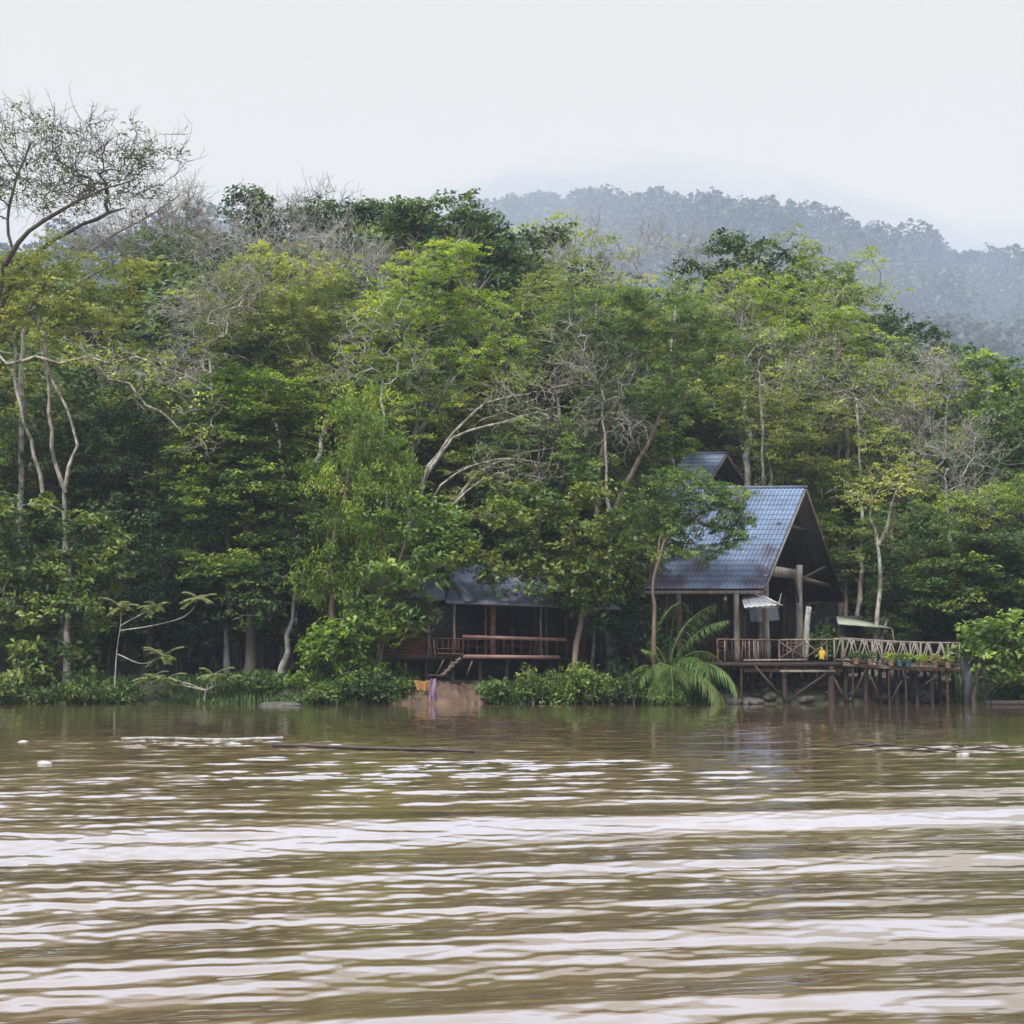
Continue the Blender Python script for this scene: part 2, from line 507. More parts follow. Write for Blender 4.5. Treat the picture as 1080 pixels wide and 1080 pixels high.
def grow(rg, trunks, targets, crown_z, r_trunk, r_tip, arch=0.10, wob=0.05, expo=0.44):
    """returns list of (points, radii); each target is joined to the nearest limb already grown"""
    nodes = []; parent = []; chains = []
    for ti, tr in enumerate(trunks):
        pts = catmull(tr, 0.6)
        pts[1:-1, :2] += rg.normal(size=(len(pts) - 2, 2)) * 0.055
        ids = []
        for i, p in enumerate(pts):
            nodes.append(p); parent.append(ids[-1] if ids else -1); ids.append(len(nodes) - 1)
        chains.append((ids, True))
    NA = np.zeros((len(nodes) + len(targets) * 6 + 10, 3)); nn = len(nodes); NA[:nn] = nodes
    c0 = np.mean([np.asarray(t[-1]) for t in trunks], axis=0)
    order = np.argsort(np.linalg.norm(targets - c0, axis=1))
    for ti in order:
        p = targets[ti]
        d = NA[:nn] - p
        dist = np.sqrt((d * d).sum(1)) + 0.9 * np.clip(d[:, 2], 0, None) + 3.0 * np.clip(crown_z - NA[:nn, 2], 0, None)
        k = int(dist.argmin())
        q = NA[k]; ln = np.linalg.norm(p - q)
        m = 2 if ln < 0.5 else (3 if ln < 1.5 else 5)
        ids = [k]
        for j in range(1, m + 1):
            t = j / m
            w = q + (p - q) * t + np.array([0, 0, 1]) * arch * ln * math.sin(math.pi * t)
            if j < m: w = w + rg.normal(size=3) * wob * ln
            NA[nn] = w; parent.append(ids[-1]); ids.append(nn); nn += 1
        chains.append((ids, False))
    cnt = np.zeros(nn)
    haschild = np.zeros(nn, bool)
    for i in range(nn):
        if parent[i] >= 0: haschild[parent[i]] = True
    cnt[~haschild] = 1
    for i in range(nn - 1, -1, -1):
        if parent[i] >= 0: cnt[parent[i]] += cnt[i]
    rad = r_tip * np.maximum(cnt, 1) ** expo
    rad = np.minimum(rad, r_trunk * 1.05)
    out = []
    for ids, is_tr in chains:
        rr = rad[ids].copy()
        if is_tr:
            tt = np.linspace(0, 1, len(ids))
            rr = np.maximum(rr, r_trunk * (1 - 0.8 * tt)) if ids[0] == 0 else np.maximum(np.minimum(rr, r_trunk * .6), r_trunk * .6 * (1 - .8 * tt))
            rr = rr * rg.uniform(.88, 1.14, len(rr))
            if ids[0] == 0: rr[0] *= 1.35
        else:
            rr[0] = rr[1]
        out.append((NA[ids].copy(), rr, is_tr))
    return out


def wood_mesh(name, chains, mat, twigs=None):
    mb = MB()
    for pts, rr, is_tr in chains:
        r = rr.max()
        k = 9 if is_tr else (6 if r > 0.06 else (4 if r > 0.025 else 3))
        mb.tube(pts, rr, k, cap=False)
    if twigs is not None:
        for pts, r in twigs: mb.tube(pts, r, 3, cap=False)
    return mesh_np(name, np.vstack(mb.V), np.vstack(mb.Q), None, mat, smooth=True)


SPEC = {
    # K clumps per m2-ish, sprays per clump, leaves per spray, clump radius, flatness, leaf L/W, droop
    'dense':  dict(dens=1.5, sub=7, per=8, rc=0.60, rs=0.22, flat=0.55, L=0.23, W=0.12, up=0.8, droop=0.35, jit=0.55, shell=0.45, bark='bark_dark'),
    'broad':  dict(dens=1.3, sub=6, per=8, rc=0.65, rs=0.25, flat=0.6, L=0.28, W=0.15, up=0.8, droop=0.35, jit=0.5, shell=0.4, bark='bark_grey'),
    'feather': dict(dens=2.0, sub=6, per=11, rc=0.62, rs=0.165, flat=0.38, L=0.14, W=0.08, up=1.0, droop=0.2, jit=0.45, shell=0.25, bark='bark_pale'),
    'fine':   dict(dens=2.4, sub=7, per=13, rc=0.52, rs=0.15, flat=0.5, L=0.13, W=0.06, up=0.7, droop=0.35, jit=0.6, shell=0.35, bark='bark_brown'),
    'droop':  dict(dens=2.2, sub=8, per=11, rc=0.5, rs=0.20, flat=1.0, L=0.19, W=0.055, up=0.35, droop=0.9, jit=0.6, shell=0.35, bark='bark_brown'),
    'tier':   dict(dens=1.6, sub=9, per=9, rc=0.7, rs=0.24, flat=0.3, L=0.2, W=0.11, up=1.2, droop=0.15, jit=0.35, shell=0.1, bark='bark_dark'),
    'bare':   dict(dens=2.6, sub=0, per=0, rc=0.6, rs=0.2, flat=0.5, L=0.16, W=0.09, up=0.8, droop=0.2, jit=0.6, shell=0.2, bark='bark_grey'),
}
ALL = []


def clump_leaves(rg, tg, cen, sp, leafs=1.0, mean=0.5, spread=0.18):
    """sprays of leaves around every twig end"""
    sub = sp['sub']; per = max(1, int(sp['per'] * leafs))
    n = len(tg)
    out = tg - cen; out /= np.linalg.norm(out, axis=1)[:, None] + 1e-9
    s = rg.normal(size=(n, sub, 3)); s /= np.linalg.norm(s, axis=-1)[..., None]; s *= rg.random((n, sub, 1)) ** 0.45
    rc = sp['rc'] * rg.uniform(0.6, 1.35, (n, 1, 1))
    sc = tg[:, None, :] + s * rc * np.array([1, 1, sp['flat']])
    # pads sag a little towards their rim
    sc[..., 2] -= (s[..., 0] ** 2 + s[..., 1] ** 2) * rc[..., 0] * 0.22
    lf = rg.normal(size=(n, sub, per, 3)) * 0.6 * sp['rs'] * np.array([1, 1, max(0.35, sp['flat'])])
    cl = (sc[:, :, None, :] + lf).reshape(-1, 3)
    ti = (rg.normal(mean, spread * 1.15, (n, 1, 1)) + rg.normal(0, spread * 0.55, (n, sub, 1)) + rg.normal(0, spread * 0.5, (n, sub, per))).reshape(-1)
    nd = np.repeat(out, sub * per, axis=0)
    return leaves(rg, cl, nd, sp['L'], sp['W'], sp['up'], sp['droop'], sp['jit'], np.clip(ti, 0, 1))


def twig_fans(rg, tg, cen, n_each=4, ln=0.9, r=0.0145):
    """crooked terminal twigs, each with a side twig or two"""
    tw = []
    for p in tg:
        o = p - cen; o /= np.linalg.norm(o) + 1e-9
        for k in range(max(1, int(n_each * rg.uniform(.3, 1.1)))):
            d = o * 0.7 + rg.normal(size=3) * 0.75 + np.array([0, 0, 0.25]); d /= np.linalg.norm(d)
            L = ln * rg.uniform(0.35, 1.5) / 4
            pts = [p]
            for j in range(4):
                d = d + rg.normal(size=3) * .28 + np.array([0, 0, .06]); d /= np.linalg.norm(d); pts.append(pts[-1] + d * L)
                if rg.random() < .45:
                    e = d + rg.normal(size=3) * .6; e /= np.linalg.norm(e)
                    q = pts[-1]; tw.append((np.array([q, q + e * L * .8 + rg.normal(size=3) * .03, q + e * L * 1.7]), np.array([r * .6, r * .5, r * .3])))
            tw.append((np.array(pts), np.linspace(r, r * .4, 5)))
    return tw


def make_tree(name, label, cat, base, trunks, blobs, kind, leafm, rt=0.18, seed=0, dens=1.0, mean=0.5, spread=0.18,
              bark=None, leafs=1.0, tip=0.012, twig=0, under=0.5, group=None, sparse=None, scale_leaf=1.0, kmax=900, shell=None, crown_drop=0.3):
    """base: world point; trunks, blobs in coordinates relative to base (metres)"""
    rg = np.random.default_rng(seed + 1000)
    sp = dict(SPEC[kind])
    if shell is not None: sp['shell'] = shell
    sp['L'] *= scale_leaf; sp['W'] *= scale_leaf
    area = sum((bl[3] * bl[5] + bl[3] * bl[4]) * 3.1 for bl in blobs)
    K = int(min(kmax, max(14, area * sp['dens'] * dens)))
    tg = crown_points(rg, blobs, K, sp['shell'], under)
    cen = np.mean([b_[:3] for b_ in blobs], axis=0)
    cz = min(b_[2] - b_[5] for b_ in blobs) - crown_drop
    # keep some of the trunk bare but let low blobs find it
    ch = grow(rg, trunks, tg, min(cz, trunks[0][-1][2] - 0.5), rt, tip, expo=0.38 if kind == 'bare' else 0.44)
    tw = twig_fans(rg, tg, cen, twig) if twig else None
    root = empty(name, base, label, cat, group)
    link("trunk", wood_mesh(name + "_trunk", ch, bark or sp['bark'], tw), root)
    if sp['sub'] == 0 and sparse:
        sp = dict(SPEC['dense']); sp['rc'] = 0.45
        sp['L'] *= 0.75; sp['W'] *= 0.75
        pick = rg.random(len(tg)) < sparse
        V, Q, t = clump_leaves(rg, tg[pick], cen, sp, 0.35, mean, spread)
        link("crown", mesh_np(name + "_crown", V, Q, None, leafm, t), root)
    elif sp['sub']:
        V, Q, t = clump_leaves(rg, tg, cen, sp, leafs, mean, spread)
        link("crown", mesh_np(name + "_crown", V, Q, None, leafm, t), root)
    ALL.append(root)
    return root


NSEED = [0]


def hero(name, label, bpx, Y, blobs, kind, leafm, trunk=None, cat="tree", depth=0.9, **kw):
    """blobs given as (px, py, rx, ry[, dY]) in photograph pixels at distance Y; trunks as lists of (px, py[, dY])"""
    NSEED[0] += 1
    bx = PXX(bpx, Y)
    base = np.array([bx, Y, float(ground_z(bx, Y)) - 0.05])
    m = Y / F_PX
    bl = []
    for q in blobs:
        c = P(q[0], q[1], Y) + np.array([0, q[4] if len(q) > 4 else 0, 0]) - base
        bl.append((c[0], c[1], c[2], q[2] * m, max(0.8, q[2] * m * depth), q[3] * m))
    if trunk is None:
        c = np.mean([b_[:3] for b_ in bl], axis=0)
        trunk = [[(0, 0, 0), (c[0] * 0.3 + 0.2, c[1] * .3, c[2] * 0.45), (c[0] * 0.9, c[1] * .9, c[2] * 0.92)]]
    else:
        tt = []
        for tr in trunk:
            pts = []
            for q in tr:
                if len(q) == 2 or len(q) == 3:
                    w = P(q[0], q[1], Y) - base
                    if len(q) == 3: w = w + np.array([0, q[2], 0])
                    pts.append(tuple(w))
            tt.append(pts)
        # first point of first trunk is set on the ground
        tt[0][0] = (tt[0][0][0], tt[0][0][1], 0.0)
        trunk = tt
    return make_tree(name, label, cat, base, trunk, bl, kind, leafm, seed=NSEED[0] * 17, **kw)


# ------------------------------------------------------------------ river
def wave_z(x, y):
    far = np.clip((y - 16) / 22, 0, 1)
    A = 1.0 - 0.90 * far ** .8
    wx = x + 0.55 * vnoise(x, y, 21, 5, 0.13); wy = y + 0.45 * vnoise(x, y, 22, 5, 0.13)
    z = 0
    env1 = 0.72 + 0.42 * vnoise(x, y, 31, 4, 0.14)
    env2 = 0.7 + 0.45 * vnoise(x, y, 32, 4, 0.2)
    for lam, amp, deg, ph, env in ((1.02, 0.0170, 13, 0.4, env2), (1.5, 0.030, 17, 2.1, env1), (3.4, 0.034, 21, 4.0, env1), (0.62, 0.0035, 9, 1.0, env2)):
        a = math.radians(deg); k = 2 * math.pi / lam
        s = np.sin((-wx * math.sin(a) + wy * math.cos(a)) * k + ph)
        z = z + amp * A * env * (s + 0.18 * (s * s - .5))
    rg = np.random.default_rng(5)
    chop = 0
    for i in range(52):
        lam = rg.uniform(0.09, 0.16) if i < 14 else (rg.uniform(0.16, 0.3) if i < 36 else rg.uniform(0.3, 0.55))
        a = rg.normal(0.25, 0.2 if lam > .16 else .35); k = 2 * math.pi / lam
        chop = chop + 0.0034 * lam ** 0.92 * np.sin((-wx * math.sin(a) + wy * math.cos(a)) * k + rg.uniform(0, 6.28))
    # one broad wake swell running across mid river
    ln_ = -wx * math.sin(math.radians(14)) + wy * math.cos(math.radians(14))
    z = z + 0.095 * np.sin((ln_ - 14.6) * 2 * math.pi / 3.6) * np.exp(-((ln_ - 15.5) / 2.6) ** 2)
    patch = np.clip(0.75 + 0.5 * vnoise(x, y, 41, 5, 0.3), 0.25, 1.5)
    patch = patch + 1.6 * np.exp(-((x + 6.5) / 3.0) ** 2 - ((y - 32) / 2.2) ** 2) + 1.3 * np.exp(-((x - 8.5) / 3.0) ** 2 - ((y - 30) / 2.0) ** 2)
    # a ruffled belt of wind ripple in mid river
    belt = 1 + 0.5 * np.exp(-((y - 24) / 4.0) ** 2)
    calm = 1 - 0.5 * np.clip((y - 34) / 16, 0, 1)
    return z + chop * patch * belt * calm


u = np.concatenate([-np.geomspace(8, 0.46, 22)[:-1], np.linspace(-0.45, 0.45, 760), np.geomspace(0.46, 8, 22)[1:]])
ys = np.concatenate([np.linspace(-190, 0, 12)[:-1], np.linspace(0, 5.2, 22)[:-1], np.geomspace(5.2, 66, 1000)])
UU, YY = np.meshgrid(u, ys)
XX = UU * (np.maximum(YY, 0) + 3.0)
ZZ = wave_z(XX, YY)
ZZ = np.where(YY < 1, ZZ * 0.3, ZZ)
V = np.stack([XX, YY, ZZ], -1).reshape(-1, 3)
nx, ny = len(u), len(ys)
i = np.arange(ny - 1)[:, None] * nx; j = np.arange(nx - 1)[None, :]
Q = np.stack([i + j, i + j + 1, i + nx + j + 1, i + nx + j], -1).reshape(-1, 4)
tag(link("river", mesh_np("river", V, Q, None, "river_water", smooth=True)), kind="structure")

# mist that hangs in the air between the river and the hill: one closed even box
bm_ = MB(); bm_.box((-600, -205, -2.2), (640, 900, 222))
hz = bm_.build("haze", None)
mh = bpy.data.materials.new("haze"); mh.use_nodes = True
n = mh.node_tree.nodes; n.clear()
oo = n.new("ShaderNodeOutputMaterial"); pv = n.new("ShaderNodeVolumePrincipled")
HAZE = 0.00032
pv.inputs["Color"].default_value = (0.74, 0.82, 0.96, 1); pv.inputs["Density"].default_value = HAZE
pv.inputs["Anisotropy"].default_value = 0.2
mh.node_tree.links.new(pv.outputs[0], oo.inputs["Volume"])
hz.data.materials.append(mh)
tag(hz, kind="stuff")

# mist clinging to the slope of the far hill: a closed body lying on it, thick in the hollows
xs = np.linspace(-300, 470, 170); ys = np.linspace(390, HY + 12, 80)
XX, YY = np.meshgrid(xs, ys)
zh = hill_z(XX, YY)
def hump(px, Y, sx, sy, h):
    return h * np.exp(-((XX - PXX(px, Y)) / sx) ** 2 - ((YY - Y) / sy) ** 2)


th = 8 + hump(470, 560, 45, 60, 34) + hump(400, 570, 45, 60, 34) + hump(320, 570, 45, 60, 20) + hump(560, 520, 50, 45, 30) + hump(650, 500, 60, 40, 18)
th = (th + hump(955, 500, 26, 26, 26) + hump(1020, 470, 40, 26, 24) + hump(850, 480, 24, 20, 12) + hump(1085, 540, 8, 30, 50) - 8) * (1 + .35 * vnoise(XX, YY, 61, 7, 0.05))
ridge_h = np.interp(XX / YY * HY, rid_x, rid_z)
edge = np.clip((HY + 12 - YY) / 12, 0, 1) ** .6 * np.clip((YY - 390) / 30, 0, 1)


def capped(t, up):
    c = EYE + (ridge_h + up - EYE) * (YY / HY) + 3 * vnoise(XX, YY, 63, 6, .07)
    return np.maximum(np.minimum(zh + t * edge, c) - zh, .4)


def mist_body(t, color, dens):
    top = np.stack([XX, YY, zh + t], -1).reshape(-1, 3); bot = np.stack([XX, YY, zh - 3], -1).reshape(-1, 3)
    nx, ny = len(xs), len(ys)
    i = np.arange(ny - 1)[:, None] * nx; j = np.arange(nx - 1)[None, :]
    q = np.stack([i + j, i + j + 1, i + nx + j + 1, i + nx + j], -1).reshape(-1, 4)
    N_ = nx * ny; sides = []
    for k in range(nx - 1):
        sides.append((k + 1, k, N_ + k, N_ + k + 1)); w_ = (ny - 1) * nx; sides.append((w_ + k, w_ + k + 1, N_ + w_ + k + 1, N_ + w_ + k))
    for k in range(ny - 1):
        a_ = k * nx; b_ = (k + 1) * nx; sides.append((a_, b_, N_ + b_, N_ + a_)); a_ += nx - 1; b_ += nx - 1; sides.append((b_, a_, N_ + a_, N_ + b_))
    mo = link("mist", mesh_np("mist", np.vstack([top, bot]), np.vstack([q, q[:, ::-1] + N_, np.array(sides)]), None, None))
    mm = bpy.data.materials.new("mist"); mm.use_nodes = True
    n = mm.node_tree.nodes; n.clear()
    oo = n.new("ShaderNodeOutputMaterial"); pv = n.new("ShaderNodeVolumePrincipled")
    pv.inputs["Color"].default_value = (*color, 1); pv.inputs["Density"].default_value = dens
    mm.node_tree.links.new(pv.outputs[0], oo.inputs["Volume"])
    mo.data.materials.append(mm)
    tag(mo, kind="stuff")


mist_body(capped(th * 2.4, 26), (0.455, 0.48, 0.515), .0045)
mist_body(capped(34 + 6 * vnoise(XX, YY, 62, 6, 0.05), 34), (0.36, 0.425, 0.53), .0030)

# ------------------------------------------------------------------ riverside pavilion with the tall open gable


def v3(*a): return np.array(a, float)


def roof_sheet(mb, A, B, C, D, wl=0.165, row=0.33, amp=0.03, step=0.05):
    """tiled slope: A-B along the ridge, D-C along the eave; barrel ribs run down the slope"""
    A, B, C, D = [np.asarray(q, float) for q in (A, B, C, D)]
    Lr = np.linalg.norm(B - A); Ls = np.linalg.norm(D - A)
    nu = int(Lr / wl) * 8; nr = int(Ls / row)
    nrm = np.cross(B - A, D - A); nrm /= np.linalg.norm(nrm)
    if nrm[2] < 0: nrm = -nrm
    us = np.linspace(0, 1, nu + 1)
    vs = []; off = []
    for i in range(nr):
        vs += [i / nr, (i + 1) / nr - 0.002]; off += [0.0, step]
    vs = np.array(vs); off = np.array(off)
    U, Vv = np.meshgrid(us, vs); O = np.repeat(off[:, None], nu + 1, 1)
    prof = amp * np.abs(np.sin(math.pi * U * Lr / wl)) ** 0.8
    top = A + (B - A) * U[..., None]; bot = D + (C - D) * U[..., None]
    G = top + (bot - top) * Vv[..., None] + nrm * (prof + O)[..., None]
    m = nu + 1; k = len(vs)
    i = np.arange(k - 1)[:, None] * m; j = np.arange(nu)[None, :]
    mb.add(G.reshape(-1, 3), np.stack([i + j, i + j + 1, i + m + j + 1, i + m + j], -1).reshape(-1, 4))
    return nrm


def slab(mb, A, B, C, D, t):
    A, B, C, D = [np.asarray(q, float) for q in (A, B, C, D)]
    n_ = np.cross(B - A, D - A); n_ /= np.linalg.norm(n_)
    if n_[2] < 0: n_ = -n_
    lo = [q - n_ * t for q in (A, B, C, D)]
    return mb.add([A, B, C, D] + lo, [(0, 1, 2, 3), (7, 6, 5, 4), (0, 4, 5, 1), (1, 5, 6, 2), (2, 6, 7, 3), (3, 7, 4, 0)])


def log(name, a, b, r, mat, parent, seed=0, k=8, bend=0.03):
    rg = np.random.default_rng(seed)
    a = np.asarray(a, float); b = np.asarray(b, float)
    t = np.linspace(0, 1, 7)[:, None]
    L = np.linalg.norm(b - a)
    pts = a + (b - a) * t + np.sin(t * math.pi) * rg.normal(size=3) * bend * L * 0.3 + rg.normal(size=(7, 3)) * 0.006
    mb = MB(); mb.tube(pts, r * (1.08 - 0.18 * t[:, 0]), k)
    return mb.build(name, mat, parent, smooth=True)


def gable_house(name, label, pk, nf, ff, rd, L, floor_z, detail=True, group=None):
    """pk gable peak, nf near eave foot, ff far eave foot (world), rd ridge direction, L ridge length"""
    root = empty(name, (nf[0], nf[1], floor_z), label, "pavilion", group)
    o = np.array(root.location)
    pk, nf, ff = pk - o, nf - o, ff - o
    rd = rd / np.linalg.norm(rd)
    pkL, nfL, ffL = pk + rd * L, nf + rd * L, ff + rd * L
    mb = MB(); n1 = roof_sheet(mb, pk, pkL, nfL, nf)
    roof_sheet(mb, pk, pkL, ffL, ff)
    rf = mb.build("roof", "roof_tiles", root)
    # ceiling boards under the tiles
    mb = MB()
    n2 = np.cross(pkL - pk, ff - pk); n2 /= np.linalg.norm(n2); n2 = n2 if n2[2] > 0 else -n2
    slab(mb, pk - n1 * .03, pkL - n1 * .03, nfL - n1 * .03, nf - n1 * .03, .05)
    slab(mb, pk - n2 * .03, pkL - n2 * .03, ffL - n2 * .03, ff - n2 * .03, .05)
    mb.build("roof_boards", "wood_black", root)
    # ridge cap
    mb = MB(); mb.tube([pk - rd * .1 + v3(0, 0, .03), (pk + pkL) / 2 + v3(0, 0, .03), pkL + rd * .1 + v3(0, 0, .03)], 0.09, 8)
    mb.build("ridge_cap", "sheet_blue", rf)
    # barge boards along the open gable, eave board
    g = (ff - nf); g[2] = 0
    outv = -rd * 0.05
    mb = MB(); mb.bar(pk + outv - n1 * .09, nf + outv - n1 * .09, 0.05, 0.2, up=n1); mb.build("barge_board", "wood_grey", root)
    mb = MB(); mb.bar(pk + outv * 1.1 - n2 * .09, ff + outv * 1.1 - n2 * .09, 0.05, 0.2, up=n2); mb.build("barge_board", "wood_brown", root)
    mb = MB(); mb.bar(nf - n1 * .07 + v3(0, -.03, -.05), nfL - n1 * .07 + v3(0, -.03, -.05), 0.04, 0.13); mb.build("eave_board", "wood_grey", root)
    # rafters seen inside the open gable
    for k in range(1, 6):
        t = k / 6
        q0 = pk + rd * L * t * .9 - n1 * .14; q1 = nf + rd * L * t * .9 - n1 * .14
        mb = MB(); mb.bar(q0, q1, .07, .12, up=n1); mb.build("rafter", "wood_dark", root)
        q0 = pk + rd * L * t * .9 - n2 * .14; q1 = ff + rd * L * t * .9 - n2 * .14
        mb = MB(); mb.bar(q0, q1, .07, .12, up=n2); mb.build("rafter", "wood_dark", root)
    return root, o, pk, nf, ff, rd, n1, n2


DECK = 1.62
pkA = P(849, 515, 68.5); nfA = P(805, 622, 64.0); ffA = P(889, 633, 73.0)
hA, oA, pk, nf, ff, rd, n1, n2 = gable_house("riverside_pavilion", "tall open sided wooden pavilion with steep blue grey tiled roof on the river terrace", pkA, nfA, ffA, v3(-1, .04, 0), 4.7, DECK)
SL = lambda t, s: nf * (1 - t) + ff * t + rd * s      # plan position at eave height
# wall boards closing the gable a little way inside
EZ = nf[2]


def roofz(p):
    """underside height at a plan position across the gable"""
    a = nf[:2]; b = ff[:2]
    w = p[:2] - a
    # solve w = t*(b-a) + s*rd
    M = np.array([[(b - a)[0], rd[0]], [(b - a)[1], rd[1]]])
    t, s = np.linalg.solve(M, w)
    e = nf[2] * (1 - t) + ff[2] * t
    mid = (nf[2] + ff[2]) / 2
    return (nf[2] + (pk[2] - nf[2]) * t / .5 if t < .5 else ff[2] + (pk[2] - ff[2]) * (1 - t) / .5) - 0.25


# tie beams and king post in the open gable
def gbeam(t0, z0, t1, z1, s, w, h, mat, nm="tie_beam"):
    a = SL(t0, s); b = SL(t1, s); a = a.copy(); b = b.copy(); a[2] = z0; b[2] = z1
    mb = MB(); mb.bar(a, b, w, h); return mb.build(nm, mat, hA)


zt = P(825, 603, 66)[2] - oA[2]
gbeam(0.10, zt, 0.46, zt, 0.25, 0.12, 0.42, "wood_grey")
gbeam(0.46, zt - .1, 0.93, zt - .3, 0.3, 0.12, 0.2, "wood_brown")
gbeam(0.30, zt + 2.0, 0.70, zt + 2.0, 0.4, 0.1, 0.16, "wood_dark")
# posts
for (px, pytop, Y, r_, mat) in ((777, 626, 63.9, .11, "wood_grey"), (808, 606, 64.6, .13, "wood_grey"), (843, 596, 67.2, .15, "wood_grey"), (886, 636, 72.6, .13, "wood_grey"), (757, 628, 70.0, .1, "wood_dark"), (716, 626, 63.9, .11, "wood_dark"), (826, 630, 72.0, .11, "wood_dark")):
    t_ = P(px, pytop, Y) - oA; b_ = t_.copy(); b_[2] = 0
    log("post", b_, t_, r_, mat, hA, int(px), bend=0.03)
t_ = P(853, 640, 65.6) - oA; b_ = P(849, 690, 65.4) - oA; b_[2] = 0
log("post", b_, t_, .12, "bark_grey", hA, 5, bend=0.05)
# plank wall behind the front porch, made of upright boards
mb = MB()
a = P(690, 690, 66.3) - oA; b_ = P(764, 690, 66.6) - oA
nb = 18
for k in range(nb):
    q = a + (b_ - a) * ((k + .5) / nb); q[2] = 0
    hh = 2.95 + 0.02 * math.sin(k * 2.1)
    mb.bar(q + v3(0, 0.012 * (k % 2), 0), q + v3(0, 0.012 * (k % 2), hh), 0.15, 0.03, up=(0, 1, 0))
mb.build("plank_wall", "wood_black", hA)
mb = MB()
a = P(830, 690, 72.2) - oA; b_ = P(884, 690, 73.1) - oA
for k in range(10):
    q = a + (b_ - a) * ((k + .5) / 10); q[2] = 0
    mb.bar(q + v3(0, 0.012 * (k % 2), 0), q + v3(0, 0.012 * (k % 2), 2.2), 0.25, 0.03, up=(0, 1, 0))
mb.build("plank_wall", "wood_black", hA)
# gable boarding high inside and the rear wall
mb = MB()
for k in range(26):
    t = (k + .5) / 26
    q = SL(t, 3.9).copy()
    zt_ = roofz(q)
    q[2] = 2.9 if 0.1 < t < .9 else 0
    if zt_ > q[2] + .1:
        mb.bar(q + rd * .01 * (k % 2), v3(q[0], q[1], zt_) + rd * .01 * (k % 2), 0.30, 0.03, up=(1, 0, 0))
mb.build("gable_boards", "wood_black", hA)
# back wall along the far eave
mb = MB()
for k in range(16):
    q = SL(0.97, 0.3 + k * .28).copy(); q[2] = 0
    mb.bar(q + v3(0, .01 * (k % 2), 0), q + v3(0, .01 * (k % 2), ff[2] - .2), 0.27, 0.03, up=(0, 1, 0))
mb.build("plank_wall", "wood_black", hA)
# diagonal struts
for (p0, p1) in (((843, 612, 67.2), (870, 598, 69.5)), ((843, 640, 67.2), (838, 604, 66.6))):
    a = P(*p0) - oA; b_ = P(*p1) - oA
    mb = MB(); mb.bar(a, b_, .07, .1); mb.build("strut", "wood_dark", hA)

# small awning on the porch corner
aw = empty("awning", P(800, 632, 63.8), "small whitish corrugated awning sheet tucked under the pavilion eave corner", "awning")
o_ = np.array(aw.location)


def corrugated(mb, A, B, C, D, wl=0.12, amp=0.015):
    A, B, C, D = [np.asarray(q, float) for q in (A, B, C, D)]
    nu = int(np.linalg.norm(B - A) / wl) * 6
    n_ = np.cross(B - A, D - A); n_ /= np.linalg.norm(n_)
    for sgn in (0, 1):
        U = np.linspace(0, 1, nu + 1)
        pr = n_ * (amp * np.sin(2 * math.pi * U * np.linalg.norm(B - A) / wl) - sgn * .006)[:, None]
        top = A + (B - A) * U[:, None] + pr; bot = D + (C - D) * U[:, None] + pr
        j = np.arange(nu)
        mb.add(np.vstack([top, bot]), np.stack([j, j + 1, nu + 1 + j + 1, nu + 1 + j], -1))


mb = MB(); corrugated(mb, P(782, 630, 64.6) - o_, P(802, 625, 64.6) - o_, P(824, 638, 62.9) - o_, P(785, 641, 62.6) - o_)
mb.build("sheet", "sheet_white", aw)
mb = MB(); mb.bar(P(797, 627, 63.6) - o_, P(825, 638.5, 62.8) - o_, .07, .05); mb.build("edge_batten", "white_paint", aw)
mb = MB(); mb.bar(P(786, 642, 62.7) - o_, P(822, 640, 62.9) - o_, .05, .05); mb.build("edge_batten", "wood_grey", aw)
for q in ((788, 642, 62.7), (821, 639, 62.9)):
    a = P(*q) - o_; b_ = P(q[0] + 3, 628 if q[0] < 800 else 626, 64.4) - o_
    mb = MB(); mb.bar(a, b_, .04, .04); mb.build("strut", "wood_grey", aw)

# white banner / tarpaulin hanging in the porch
tp = MB()
uu = np.linspace(0, 1, 14); vv = np.linspace(0, 1, 8)
U, Vv = np.meshgrid(uu, vv)
A = P(790, 642, 66); B = P(820, 640, 66.4); C = P(822, 654, 66.2); D = P(792, 656, 65.9)
G = (A * (1 - U[..., None]) + B * U[..., None]) * (1 - Vv[..., None]) + (D * (1 - U[..., None]) + C * U[..., None]) * Vv[..., None]
G[..., 1] += 0.04 * np.sin(U * 17) * (0.3 + Vv)
i = np.arange(7)[:, None] * 14; j = np.arange(13)[None, :]
tp.add(G.reshape(-1, 3), np.stack([i + j, i + j + 1, i + 15 + j, i + 14 + j], -1).reshape(-1, 4))
tp.add(G.reshape(-1, 3) + v3(0, .008, 0), np.stack([i + j, i + j + 1, i + 15 + j, i + 14 + j], -1).reshape(-1, 4))
tag(tp.build("tarpaulin", "concrete", None, loc=D), "grey tarpaulin hanging between the posts behind the pavilion porch", "tarpaulin")

